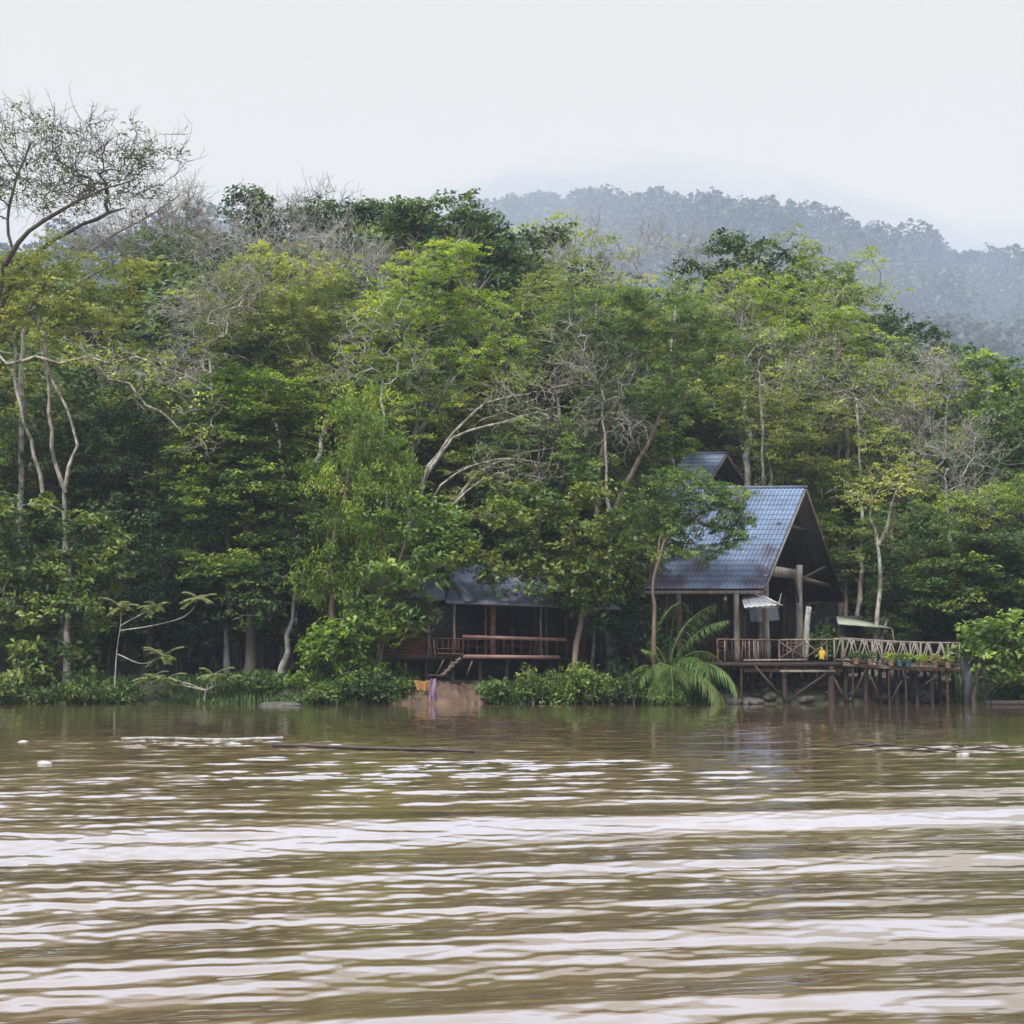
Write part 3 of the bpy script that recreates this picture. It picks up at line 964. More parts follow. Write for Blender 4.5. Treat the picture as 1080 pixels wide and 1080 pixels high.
# second pavilion up the slope, only its gable top shows
gz = float(ground_z(12, 84))
pkB = P(766, 479, 84.0); nfB = P(731, 533, 80.2); ffB = P(806, 541, 88.0)
hB, oB, pk2, nf2, ff2, rd2, n1b, n2b = gable_house("hillside_pavilion", "second steep tiled gable house rising behind the riverside pavilion roof", pkB, nfB, ffB, v3(-1, .04, 0), 2.1, 4.2)
for q in (nf2 + rd2 * .3, nf2 + rd2 * 1.8, ff2 + rd2 * .3, ff2 + rd2 * 1.8):
    q = q + (((nf2 + ff2) / 2) - q) * .08
    log("post", (q[0], q[1], float(ground_z(q[0] + oB[0], q[1] + oB[1])) - oB[2] - .3), (q[0], q[1], nf2[2] + 0.2), .15, "wood_dark", hB, int(abs(q[0]) * 9))
mb = MB()
for k in range(22):
    t = (k + .5) / 22
    q = (nf2 * (1 - t) + ff2 * t + rd2 * .9)
    e = nf2[2] + (pk2[2] - nf2[2]) * (t / .5 if t < .5 else (1 - t) / .5) - .25
    mb.bar((q[0], q[1], nf2[2] - 2.6), (q[0], q[1], max(e, nf2[2] - 2.4)), .42, .03, up=(1, 0, 0))
mb.build("gable_boards", "wood_black", hB)

# low sheet roof behind the terrace with a dark hut under it
ht = empty("shelter", (PXX(905, 67), 67, DECK), "low lean to shelter with pale greenish sheet roof right of the pavilion", "shelter")
o_ = np.array(ht.location)
mb = MB(); slab(mb, P(882, 650, 69) - o_, P(905, 653, 69.3) - o_, P(940, 662, 66.2) - o_, P(884, 657.5, 65.4) - o_, .05)
mb.build("roof_sheet", "sheet_green", ht)
for q in ((889, 658, 65.8), (930, 662.5, 66.3), (890, 652, 68.7), (908, 655, 68.7)):
    t_ = P(*q) - o_; mb = MB(); mb.bar((t_[0], t_[1], -.6), t_, .1, .1); mb.build("post", "wood_dark", ht)
mb = MB(); mb.bar(P(886, 672, 68.6) - o_, P(910, 672, 68.9) - o_, .06, 1.8); mb.build("plank_wall", "wood_black", ht)

# ------------------------------------------------------------------ river terrace on stilts
tr_ = empty("river_terrace", (PXX(815, 63), 63, DECK), "timber terrace on tall stilts in front of the pavilion", "terrace")
o_ = np.array(tr_.location)
XL, XR = PXX(700, 62.6) - o_[0], PXX(889, 62.6) - o_[0]
mb = MB()
y = -0.4; k = 0
while y < 10.0:
    mb.box((XL + .03 * math.sin(k * 3.7), y, -.045), (XR + .03 * math.sin(k * 2.9) + (y * 0.3 if y > 0 else 0), y + .135, 0)); y += .15; k += 1
mb.build("floor", "wood_dark", tr_)
mb = MB(); mb.bar((XL, -.45, -.10), (XR, -.45, -.10), .06, .16); mb.build("edge_beam", "wood_dark", tr_)
mb = MB(); mb.bar((XL + 3.1, -.30, -.32), (XR, -.30, -.32), .1, .14); mb.build("cross_beam", "wood_brown", tr_)
mb = MB(); mb.bar((PXX(822, 62.6) - o_[0], -.55, -.36), (PXX(880, 62.6) - o_[0], -.55, -.36), .06, .08); mb.build("cross_beam", "wood_grey", tr_)
for px, w in ((781, .09), (813, .07), (828, .16), (846, .07), (862, .07), (877, .24)):
    x = PXX(px, 62.6) - o_[0]
    long_ = px in (828, 877, 781)
    zb = -2.6 if long_ else -.62
    log("stilt", (x, -.36, zb), (x + (0.02 * math.sin(px)), -.36, -.18), w * .62, "wood_dark" if px != 828 else "wood_dark", tr_, px, 7, bend=.015)
for px in (712, 742, 768, 790, 806, 818, 840, 856, 870, 884):
    for yy in (1.1, 2.6, 5.0):
        x = PXX(px, 65) - o_[0]
        gzz = float(ground_z(x + o_[0], yy + o_[1])) - o_[2]
        log("stilt", (x, yy, min(gzz, -.5) - .4), (x, yy, -.05), .09, "wood_dark", tr_, px + int(yy), 6)
for a, b_ in (((796, 702), (827, 738)), ((879, 705), (831, 739)), ((880, 716), (893, 741)), ((800, 741), (812, 705))):
    w0 = P(a[0], a[1], 62.5) - o_; w1 = P(b_[0], b_[1], 62.5) - o_
    if a[0] == 800: w0[1] += 1.5; w1[1] += 1.5
    mb = MB(); mb.bar(w0, w1, .08, .08); mb.build("brace", "wood_dark", tr_)
# railing along the front edge
for px in (757, 777, 797, 822, 849, 872, 888):
    x = PXX(px, 62.6) - o_[0]
    log("rail_post", (x, -.42, 0), (x, -.42, .86), .04, "wood_brown", tr_, px, 6, bend=.01)
mb = MB(); mb.bar((PXX(757, 62.6) - o_[0], -.42, .86), (PXX(822, 62.6) - o_[0], -.42, .84), .07, .05); mb.build("hand_rail", "wood_brown", tr_)
mb = MB(); mb.bar((PXX(822, 62.6) - o_[0], -.42, .84), (XR, -.42, .86), .07, .05); mb.build("hand_rail", "wood_grey", tr_)
mb = MB(); mb.bar((PXX(784, 62.6) - o_[0], -.46, .06), (PXX(850, 62.6) - o_[0], -.46, .08), .07, .07); mb.build("foot_rail", "wood_grey", tr_)
rg = np.random.default_rng(3)
for k, px in enumerate(np.arange(760, 846, 4.4)):
    if rg.random() < .18: continue
    x = PXX(px, 62.6) - o_[0]
    mb = MB(); mb.bar((x, -.42, .02), (x + rg.normal() * .02, -.42, .84), .045, .03); mb.build("baluster", rg.choice(["wood_red", "wood_brown", "wood_dark", "wood_grey"]), tr_)
for a, b_ in (((822, 677), (849, 694)), ((849, 677), (823, 694)), ((849, 677), (871, 694)), ((872, 677), (850, 694))):
    mb = MB(); mb.bar(P(a[0], a[1], 62.55) - o_, P(b_[0], b_[1], 62.55) - o_, .05, .045); mb.build("rail_brace", "wood_brown", tr_)

# ------------------------------------------------------------------ footbridge with crossed rails
fb = empty("footbridge", (PXX(889, 62.4), 62.4, 1.6), "wooden footbridge on thin stilts with zigzag railings leading right from the terrace", "footbridge")
o_ = np.array(fb.location)
x0, x1 = 0.0, PXX(1012, 62.4) - o_[0]


def bz(x): return -0.19 * (x / x1) - .05 * math.sin(math.pi * x / x1)


mb = MB(); x = x0 + .03; k = 0
while x < x1:
    mb.box((x, -.1, bz(x) - .04), (x + .125, 1.65 + .03 * math.sin(k * 3.1), bz(x))); x += .14; k += 1
mb.build("floor", "wood_grey", fb)
for yy in (-.06, 1.6):
    q = [(x, yy, bz(x) - .1) for x in np.linspace(x0, x1, 7)]
    mb = MB(); mb.tube(q, .06, 6); mb.build("edge_beam", "wood_brown", fb)
    for kk, (zz, nm) in enumerate(((.93, "hand_rail"), (.12, "foot_rail"))):
        q = [(x, yy, bz(x) + zz) for x in np.linspace(x0, x1, 7)]
        mb = MB(); mb.tube(q, .036 if kk == 0 else .028, 6); mb.build(nm, "wood_grey", fb)
    NB = 9
    for k in range(NB + 1):
        xx = x0 + (x1 - x0) * k / NB
        if k in (0, 3, 6, 9):
            mb = MB(); mb.tube([(xx, yy, bz(xx) - .15), (xx, yy, bz(xx) + .95)], .035, 6); mb.build("rail_post", "wood_grey", fb)
        if k < NB:
            xm = xx + (x1 - x0) / NB * .5; xn = xx + (x1 - x0) / NB
            for a, b_ in (((xx, .12), (xm, .92)), ((xm, .92), (xn, .12))):
                mb = MB(); mb.tube([(a[0], yy - .03, bz(a[0]) + a[1]), (b_[0], yy - .03, bz(b_[0]) + b_[1])], .027, 5); mb.build("rail_brace", "wood_grey", fb)
for k, (px, yy, r_, m_) in enumerate(((891, .5, .09, "wood_black"), (906, .9, .08, "wood_black"), (928, .9, .08, "wood_black"), (936, 1.5, .09, "wood_black"), (961, .95, .07, "wood_black"), (990, .9, .08, "wood_black"), (899, 0, .045, "wood_dark"), (913, .2, .10, "wood_dark"), (937, -.02, .04, "wood_dark"), (945, .7, .10, "wood_black"), (955, 0, .045, "wood_dark"), (966, .5, .09, "wood_black"), (982, .2, .07, "wood_black"), (998, 0, .06, "wood_dark"), (920, 1.5, .08, "wood_black"), (950, 1.6, .08, "wood_black"), (975, 1.6, .08, "wood_black"), (1005, 1.5, .09, "wood_black"))):
    xx = PXX(px, 62.4 + yy) - o_[0]
    log("stilt", (xx + .03, yy, -2.4), (xx, yy, bz(xx) - .05), r_, m_, fb, px, 6, bend=.02)
for a, b_ in (((914, 704), (898, 738)), ((918, 712), (930, 741)), ((951, 718), (939, 741)), ((990, 712), (972, 724))):
    mb = MB(); mb.tube([P(a[0], a[1], 62.3) - o_, P(b_[0], b_[1], 62.3) - o_], .035, 5); mb.build("brace", "wood_dark", fb)
mb = MB(); mb.box((PXX(1008, 64) - o_[0], .4, -1.6), (PXX(1016, 64) - o_[0], .8, .25)); mb.build("end_post", "concrete", fb)

# ------------------------------------------------------------------ left waterside restaurant
FL = 1.78
rs = empty("riverside_restaurant", (PXX(520, 65), 65, FL), "low dark wooden open restaurant on stilts with blue sheet roof under the trees", "restaurant")
o_ = np.array(rs.location)
W_ = lambda px, py, Y: P(px, py, Y) - o_
EZc = P(560, 635, 63.8)[2] - o_[2]
FLc = v3(PXX(470, 63.8) - o_[0], -1.2, EZc + .05); FRc = v3(PXX(655, 63.8) - o_[0], -1.2, EZc - .2)
BRc = v3(PXX(650, 73) - o_[0], 8, EZc - .1); BLc = v3(PXX(480, 73) - o_[0], 8, EZc)
R1 = v3(PXX(480, 68.5) - o_[0], 3.5, P(500, 594, 68.5)[2] - o_[2]); R2 = v3(PXX(560, 68.5) - o_[0], 3.5, P(500, 600, 68.5)[2] - o_[2])
mb = MB()
for q in ((FLc, FRc, R2, R1), (BRc, BLc, R1, R2)):
    slab(mb, *q, .04)
mb.add([FRc, BRc, R2, FRc - v3(0, 0, .04), BRc - v3(0, 0, .04), R2 - v3(0, 0, .04)], None, [(0, 1, 2), (5, 4, 3)])
mb.add([BLc, FLc, R1, BLc - v3(0, 0, .04), FLc - v3(0, 0, .04), R1 - v3(0, 0, .04)], None, [(0, 1, 2), (5, 4, 3)])
rf = mb.build("roof", "sheet_blue", rs)
mb = MB()
for t in np.linspace(0.06, .94, 15):
    a = R1 + (R2 - R1) * t + v3(0, 0, .012); b_ = FLc + (FRc - FLc) * t + v3(0, 0, .012); mb.bar(a, b_, .05, .025)
mb.build("roof_seam", "sheet_blue", rf)
mb = MB(); mb.bar(FLc - v3(0, .03, .06), FRc - v3(0, .03, .06), .05, .1); mb.build("eave_board", "concrete", rs)
# raised upper roof
mb = MB(); slab(mb, W_(458, 598, 70), W_(500, 602, 69.4), W_(508, 580, 72), W_(470, 577, 72.5), .05)
mb.build("upper_roof", "sheet_blue", rs)
mb = MB(); slab(mb, W_(468, 600, 67), W_(478, 598, 67.2), W_(502, 633, 63.7), W_(490, 634, 63.6), .04)
mb.build("valley_sheet", "sheet_blue", rf)
# roof over the clad room at left
mb = MB(); slab(mb, W_(388, 640, 64.2), W_(470, 632, 64.2), W_(470, 606, 69), W_(395, 612, 69), .05)
mb.build("side_roof", "sheet_blue", rs)
# floor
mb = MB(); y = -.5
while y < 7.5:
    mb.box((PXX(398, 65) - o_[0], y, -.05), (PXX(598, 65) - o_[0], y + .17, 0)); y += .19
mb.build("floor", "wood_dark", rs)
# two long pale pink beams across the front
mb = MB(); mb.bar(W_(488, 692.3, 64.3), W_(590, 693.3, 64.3), .08, .14); mb.build("edge_beam", "wood_pink", rs)
mb = MB(); mb.bar(W_(488, 671.3, 64.3), W_(597, 674.8, 64.3), .07, .13); mb.build("hand_rail", "wood_pink", rs)
mb = MB(); mb.bar(W_(400, 694, 64.4), W_(488, 693, 64.4), .08, .16); mb.build("edge_beam", "wood_dark", rs)
# horizontally boarded wall
mb = MB(); zb = 0.02; k = 0
while zb < 2.3:
    mb.bar(W_(401, 690, 64.5) * v3(1, 1, 0) + v3(0, 0, zb + .07) + v3(0, .012 * (k % 2), 0), W_(452, 690, 64.5) * v3(1, 1, 0) + v3(0, .012 * (k % 2), zb + .07), .03, .135); zb += .14; k += 1
mb.build("plank_wall", "wood_red", rs)
mb = MB(); mb.bar(W_(401, 690, 64.6) * v3(1, 1, 0) + v3(0, 0, 1.1), W_(408, 690, 71) * v3(1, 1, 0) + v3(0, 0, 1.1), .05, 2.2); mb.build("plank_wall", "wood_red", rs)
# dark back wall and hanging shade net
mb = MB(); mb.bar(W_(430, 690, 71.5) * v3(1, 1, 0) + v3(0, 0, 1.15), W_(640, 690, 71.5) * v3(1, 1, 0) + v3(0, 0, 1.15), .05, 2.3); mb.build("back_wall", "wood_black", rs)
for (px, r_, Y, mat) in ((452, .05, 64.4, "wood_grey"), (479, .055, 64.5, "wood_grey"), (512, .05, 66.0, "wood_grey"), (520, .12, 64.8, "wood_brown"), (541, .07, 69, "wood_brown"), (571, .05, 64.8, "wood_grey"), (576, .04, 66.5, "wood_grey"), (598, .06, 65, "wood_dark")):
    b_ = W_(px, 690, Y); b_[2] = 0; t_ = b_.copy(); t_[2] = EZc - .02 + (.4 if Y > 65.5 else .1)
    log("post", b_, t_, r_, mat, rs, px, 8, bend=.02)
for px in (404, 428, 450, 478, 507, 535, 562, 590):
    for Y in (64.8, 67.5, 70.5):
        b_ = W_(px, 700, Y); gzz = float(ground_z(b_[0] + o_[0], Y)) - o_[2]
        log("stilt", (b_[0], b_[1], min(gzz - .3, -.5)), (b_[0], b_[1], -.05), .08, "wood_dark", rs, px + int(Y))
for a, b_ in (((468, 696), (460, 712)), ((477, 697), (470, 712)), ((498, 697), (492, 713)), ((452, 712), (474, 713))):
    mb = MB(); mb.bar(W_(a[0], a[1], 64.1), W_(b_[0], b_[1], 64.1), .06, .06); mb.build("brace", "wood_brown", rs)
# front railing balusters near the steps
rg = np.random.default_rng(8)
for px in np.arange(455, 489, 4.2):
    b_ = W_(px, 692, 64.3); b_[2] = 0.0
    mb = MB(); mb.bar(b_, b_ + v3(rg.normal() * .06, 0, .78), .05, .04); mb.build("baluster", "wood_red" if rg.random() < .6 else "wood_grey", rs)
for py in (673, 684, 689):
    mb = MB(); mb.bar(W_(453, py, 64.25), W_(489, py + .8, 64.25), .05, .045); mb.build("rail", "wood_brown" if py != 684 else "wood_red", rs)
# low dark skirting boards behind the beam
mb = MB(); mb.bar(W_(490, 680, 64.6), W_(596, 682, 64.6), .03, .03); mb.build("rail", "wood_red", rs)
for px in np.arange(494, 596, 9.3):
    b_ = W_(px, 692, 64.55); b_[2] = 0.0
    mb = MB(); mb.bar(b_, b_ + v3(0, 0, .68), .045, .035); mb.build("baluster", "wood_red", rs)

# dining tables and benches inside


def dining_table(label, px, Y, w=1.5, top="wood_grey"):
    loc = P(px, 690, Y); loc[2] = FL
    t = empty("dining_table", loc, label, "table", "dining tables in the left restaurant")
    mb = MB()
    for k in range(4): mb.bar((-w / 2, -.3 + k * .19, .74), (w / 2, -.3 + k * .19, .74), .17, .035)
    mb.build("table_top", top, t)
    for sx in (-1, 1):
        for sy in (-1, 1):
            mb = MB(); mb.bar((sx * (w / 2 - .1), sy * .28, 0), (sx * (w / 2 - .12), sy * .26, .72), .06, .06); mb.build("leg", "wood_brown", t)
    return t


def bench(label, px, Y, w=1.4, mat="wood_red"):
    loc = P(px, 690, Y); loc[2] = FL
    t = empty("bench", loc, label, "bench", "benches in the left restaurant")
    mb = MB(); mb.bar((-w / 2, 0, .43), (w / 2, 0, .43), .3, .04); mb.build("seat", mat, t)
    for sx in (-1, 1):
        mb = MB(); mb.bar((sx * (w / 2 - .12), 0, 0), (sx * (w / 2 - .12), 0, .41), .06, .24); mb.build("leg", mat, t)
    return t


dining_table("pale topped dining table seen through the restaurant railing near its left end", 505, 66)
dining_table("pale topped dining table right of the thick brown restaurant post", 549, 66)
bench("red brown bench at the left dining table in the restaurant", 503, 65.3)
bench("red brown bench at the right dining table in the restaurant", 551, 65.3)

# steps down to the mud
st = empty("steps", P(447, 712, 63.8), "rough wooden steps leaning from the restaurant floor down to the mud bank", "steps")
o2 = np.array(st.location)
for dy in (0, .7):
    mb = MB(); mb.bar(P(486, 694, 63.8 + dy * .9) - o2, P(466, 713, 63.4 + dy * .9) - o2, .05, .12); mb.build("stringer", "wood_brown", st)
for k in range(5):
    t = (k + .5) / 5
    c = (P(486, 694, 64.1) * (1 - t) + P(466, 713, 63.7) * t) - o2
    mb = MB(); mb.box(c + v3(-.12, -.36, 0), c + v3(.12, .36, .03)); mb.build("tread", "wood_grey", st)

# deck furniture and things on the terrace


def chair(label, px, Y, rz, mat="wood_red"):
    loc = P(px, 690, Y); loc[2] = DECK
    t = empty("wooden_chair", loc, label, "chair", "chairs on the terrace")
    t.rotation_euler = (0, 0, rz)
    mb = MB(); mb.box((-.22, -.22, .42), (.22, .22, .46)); mb.build("seat", mat, t)
    for sx in (-1, 1):
        mb = MB(); mb.bar((sx * .19, -.19, 0), (sx * .19, -.19, .42), .045, .045); mb.build("leg", mat, t)
        mb = MB(); mb.bar((sx * .19, .19, 0), (sx * .19, .24, .95), .045, .045); mb.build("leg", mat, t)
    mb = MB()
    for z in (.6, .74, .88): mb.bar((-.17, .21 + (z - .5) * .06, z), (.17, .21 + (z - .5) * .06, z), .02, .07)
    mb.build("backrest", mat, t)
    return t


chair("reddish wooden chair at the left end of the terrace behind the palm", 764, 63.8, 2.6)
chair("reddish wooden chair between the first two terrace posts", 791, 64.2, 0.4)
chair("dark wooden chair beside the tall grey king post", 833, 64.4, -.5, "wood_brown")

# yellow raincoat hung on the rail
mb = MB()
c = P(867, 690, 62.1)
prof = [(0.00, .10, .30), (.12, .20, .28), (.25, .23, .12), (.36, .20, .0), (.42, .10, -.02)]
V_ = []
zz = [-.32, -.2, 0.0, .2, .30]; ww = [.17, .19, .155, .16, .05]; dd = [.05, .06, .06, .05, .03]
for z, w, d in zip(zz, ww, dd):
    for a in np.linspace(0, 2 * math.pi, 14, endpoint=False):
        fl = 1 + .12 * math.sin(a * 5 + z * 4)
        V_.append(c + v3(math.cos(a) * w * fl + .03 * math.sin(z * 9), math.sin(a) * d * fl, z + .05 * math.sin(a * 2)))
i = np.arange(4)[:, None] * 14; j = np.arange(14)[None, :]; j2 = (j + 1) % 14
mb.add(V_, np.stack([i + j, i + j2, i + 14 + j2, i + 14 + j], -1).reshape(-1, 4))
for s_ in (-1, 1):
    mb.tube([c + v3(s_ * .10, 0, .22), c + v3(s_ * .20, -.02, .05), c + v3(s_ * .19, -.03, -.14)], [.05, .05, .045], 7)
mb.tube([c + v3(0, .01, .26), c + v3(0, .03, .42), c + v3(.0, .04, .50)], [.05, .07, .02], 7)
mb.V = [(q - c) * .55 + c for q in mb.V]
tag(mb.build("raincoat", "yellow_cloth", None, smooth=True, loc=c), "bright yellow raincoat hanging on the terrace railing", "raincoat")

# ------------------------------------------------------------------ rocks, mud bank, cloth, debris
mb = MB()
nu_, nv_ = 60, 26
xs_ = np.linspace(PXX(410, 63), PXX(516, 63), nu_)
vs_ = np.linspace(0, 1, nv_)
G = []
for v in vs_:
    for k, x in enumerate(xs_):
        u_ = k / (nu_ - 1)
        e = math.sin(math.pi * min(1, max(0, u_))) ** .35
        top = (.45 + .38 * np.interp(u_, [0, .35, .55, .75, .9, 1], [.5, .55, .85, 1.0, .8, .2])) * e
        y = 62.1 + v * 3.2
        s = min(1, v / .42) ** .55
        z = -.5 + (top + .5) * s + .07 * math.sin(x * 5 + y * 3) * e + .06 * math.sin(x * 13 + v * 19) * math.sin(x * 7.3 - v * 11) + .03 * math.sin(v * 40 + x * 3)
        G.append((x, y + .08 * math.sin(x * 4 + v * 7), z))
i = np.arange(nv_ - 1)[:, None] * nu_; j = np.arange(nu_ - 1)[None, :]
mb.add(G, np.stack([i + j, i + j + 1, i + nu_ + j + 1, i + nu_ + j], -1).reshape(-1, 4))
tag(mb.build("mud_bank", "mud", None, smooth=True), kind="structure")


def cloth(name, label, cat, corners, mat, nx_=12, ny_=10, amp=.05, fr=4.0):
    A, B, C, D = corners
    U, Vv = np.meshgrid(np.linspace(0, 1, nx_), np.linspace(0, 1, ny_))
    G = (A * (1 - U[..., None]) + B * U[..., None]) * (1 - Vv[..., None]) + (D * (1 - U[..., None]) + C * U[..., None]) * Vv[..., None]
    G[..., 1] -= amp * np.sin(U * fr * 6.28) * (0.3 + Vv); G[..., 2] += amp * .4 * np.sin(U * 9 + Vv * 5)
    i = np.arange(ny_ - 1)[:, None] * nx_; j = np.arange(nx_ - 1)[None, :]
    Q = np.stack([i + j, i + j + 1, i + nx_ + j + 1, i + nx_ + j], -1).reshape(-1, 4)
    mb = MB(); mb.add(G.reshape(-1, 3), Q); mb.add(G.reshape(-1, 3) + v3(0, .012, 0), Q)
    return tag(mb.build(name, mat, None, smooth=True, loc=D), label, cat)


cloth("orange_tarp", "faded orange tarp draped on the mud bank left of the purple cloth", "tarp", (P(436, 718, 61.7), P(455, 718, 61.7), P(453, 729, 61.6), P(440, 727, 61.6)), "orange_tarp", amp=.07, fr=2)
cloth("hanging_cloth", "purple and pink cloth hanging down the mud bank to the water", "cloth", (P(454, 716, 61.55), P(460, 716, 61.5), P(461, 739, 61.4), P(452, 739, 61.4)), "purple_cloth", amp=.05, fr=2)

rg = np.random.default_rng(12)
rk = 0
for k in range(34):   # rip rap at the foot of the palm and under the terrace
    px = rg.uniform(752, 803); Y = rg.uniform(62.0, 63.6)
    x = PXX(px, Y); r_ = rg.uniform(.12, .26)
    mb = MB(); mb.blob((0, 0, 0), (r_ * rg.uniform(.9, 1.4), r_, r_ * .75), 100 + k, .35)
    o = mb.build("rock", "rock"); o.location = (x, Y, max(0.02, float(ground_z(x, Y))) + .05)
    tag(o, "grey bank rock on the waterline between the palm and the terrace stilts", "rock", "rocks at the waterline beside the palm")
for k in range(70):
    px = rg.uniform(900, 1000); Y = rg.uniform(63.3, 66.0)
    x = PXX(px, Y); r_ = rg.uniform(.14, .34)
    mb = MB(); mb.blob((0, 0, 0), (r_ * rg.uniform(.9, 1.4), r_, r_ * .75), 200 + k, .35)
    hgt = max(0, 1 - abs((px - 970) / 45)) * .5
    o = mb.build("rock", "rock"); o.location = (x, Y, float(ground_z(x, Y)) * .9 + hgt * rg.random() + .1)
    tag(o, "grey stone in the rubble heap under the footbridge", "rock", "rubble heap under the footbridge")
for k in range(46):
    px = rg.uniform(803, 900); Y = rg.uniform(63.0, 65.8)
    x = PXX(px, Y); r_ = rg.uniform(.12, .30)
    mb = MB(); mb.blob((0, 0, 0), (r_ * rg.uniform(.9, 1.4), r_, r_ * .7), 300 + k, .35)
    o = mb.build("rock", "rock"); o.location = (x, Y, float(ground_z(x, Y)) + .05)
    tag(o, "dark stone on the shaded bank under the terrace floor", "rock", "stones under the terrace")
mb = MB(); mb.blob((0, 0, 0), (.78, .5, .16), 77, .15, 20, 12)
o = mb.build("rock", "rock", smooth=True); c = P(296, 743.5, 60.6); o.location = (c[0], c[1], 0.0); tag(o, "flat pale rock just breaking the water by the left bank", "rock")

# floating things
mb = MB(); a = P(288, 787, 30.5); b_ = P(500, 793.5, 28.6)
t = np.linspace(0, 1, 16)[:, None]; pts = a + (b_ - a) * t; pts[:, 2] = 0.035 - .03 * (t[:, 0] - .3) ** 2 + .006 * np.sin(t[:, 0] * 9)
mb.tube(pts, .04 * (1 - .45 * t[:, 0]), 8)
tag(mb.build("floating_pole", "water_log", None, smooth=True, loc=pts[0]), "long thin dark pole floating on the river", "pole")
fl = empty("floating_bamboo", P(214, 782, 33), "pale whitish bamboo length floating left of the dark pole", "bamboo")
o_ = np.array(fl.location); o_[2] = 0.05; fl.location = o_
for k in range(6):
    a = P(128 + k * 28.4, 783 - k * .45, 33.2); b_ = P(128 + (k + 1) * 28.4, 783 - (k + 1) * .45, 33.2)
    a[2] = b_[2] = .03 + .018 * math.sin(k * 1.3); b_[2] = .03 + .018 * math.sin((k + 1) * 1.3)
    a = a - o_; b_ = b_ - o_
    mb = MB(); mb.tube([a, (a + b_) / 2, b_], [.036, .03, .036], 9); mb.build("segment", "foam_white" if k > 2 else "white_paint", fl, smooth=True)
for k, (px, py, r_, lab) in enumerate(((51, 806, .065, "small white foam lump floating nearest the left edge"), (28, 783, .06, "small pale floating lump far left beyond the white foam"), (1013, 797, .07, "small white floating lump on the right of the river"))):
    Y = EYE * F_PX / (py - HOR)
    mb = MB(); mb.blob((0, 0, 0), (r_ * 1.5, r_, r_ * .6), 400 + k, .6)
    o = mb.build("foam_lump", "foam_white", smooth=True); o.location = (PXX(px, Y), Y, .03); tag(o, lab, "foam lump")
for k in range(9):
    px = 900 + k * 18 + rg.uniform(-6, 6); py = 787 + rg.uniform(-2, 5); Y = EYE * F_PX / (py - HOR)
    x = PXX(px, Y); L = rg.uniform(.15, .5)
    mb = MB(); mb.tube([(-L, 0, 0), (0, .03, .03), (L, -.03, -.01)], [.012, .02, .01], 5)
    o = mb.build("floating_twig", "water_log", smooth=True); o.location = (x, Y, .015); o.rotation_euler = (0, 0, rg.uniform(-.4, .4))
    tag(o, "short dark twig drifting in the debris line on the right of the river", "twig", "drifting twigs on the right of the river")
bt = empty("raft", (PXX(1075, 62), 62, 0), "low dark wooden raft moored at the far right of the bank", "raft")
mb = MB(); mb.box((-1.0, -.5, .02), (1.6, .5, .16)); mb.build("deck", "wood_dark", bt)
mb = MB(); mb.tube([(-1.2, -.45, .05), (1.7, -.45, .05)], .1, 8); mb.build("float_log", "wood_black", bt)
mb = MB(); mb.tube([(-1.2, .45, .05), (1.7, .45, .05)], .1, 8); mb.build("float_log", "wood_black", bt)

# ------------------------------------------------------------------ named trees, back to front
import time as _t
_t0 = _t.time()
# --- skyline row
hero("forest_tree", "dark broad crowned tree on the skyline left of centre with big leaf rosettes", 480, 80,
     [(470, 236, 70, 34), (540, 262, 36, 34), (420, 240, 36, 30), (500, 290, 70, 40), (585, 250, 16, 12)], 'broad', 'leaf_deep', rt=.3, dens=1.3, leafs=1.0, mean=.45)
hero("forest_tree", "dark small crowned tree on the skyline between the two leafless left trees", 300, 83,
     [(262, 222, 26, 26), (300, 235, 40, 25), (350, 228, 40, 20), (395, 225, 25, 18), (310, 290, 80, 50)], 'broad', 'leaf_deep', rt=.3, dens=1.2, mean=.35)
hero("forest_tree", "dark tree peeping above the right hand canopy with two small heads", 790, 84,
     [(770, 262, 22, 22), (815, 268, 24, 18), (795, 300, 50, 35), (735, 290, 30, 18)], 'broad', 'leaf_deep', rt=.3, mean=.4)
hero("forest_tree", "round dark crown on the skyline at the right shoulder of the canopy", 940, 86,
     [(938, 352, 36, 22), (930, 385, 45, 35), (975, 395, 30, 25)], 'dense', 'leaf_deep', rt=.25, mean=.3)
hero("bare_tree", "fine twigged leafless tree on the skyline just left of the misty hill", 610, 80,
     [(610, 272, 42, 36), (650, 290, 25, 30)], 'bare', 'leaf_olive', rt=.2, twig=5, dens=1.2, bark='bark_grey')
hero("bare_tree", "leafless tree on the skyline right of centre in front of the misty hill", 700, 82,
     [(695, 262, 38, 32), (730, 270, 25, 22)], 'bare', 'leaf_olive', rt=.2, twig=4, bark='bark_grey', sparse=.12)
hero("bare_tree", "grey leafless tree behind the left canopy with dense pale twigs", 250, 76,
     [(235, 270, 45, 48), (290, 255, 50, 45), (220, 330, 50, 40)], 'bare', 'leaf_olive', rt=.25, twig=5, dens=1.25, bark='bark_grey', sparse=.1)
hero("bare_tree", "grey leafless tree with tangled twigs left of the bright green crown", 370, 75,
     [(375, 285, 45, 38), (345, 265, 40, 36), (395, 310, 30, 35)], 'bare', 'leaf_olive', rt=.25, twig=6, dens=1.6, bark='bark_grey')
hero("bare_tree", "thin high twig tree poking above the dark skyline on the left", 340, 84,
     [(335, 215, 26, 18), (362, 222, 22, 14), (318, 232, 22, 18)], 'bare', 'leaf_olive', rt=.14, twig=3, dens=3, bark='bark_dark')
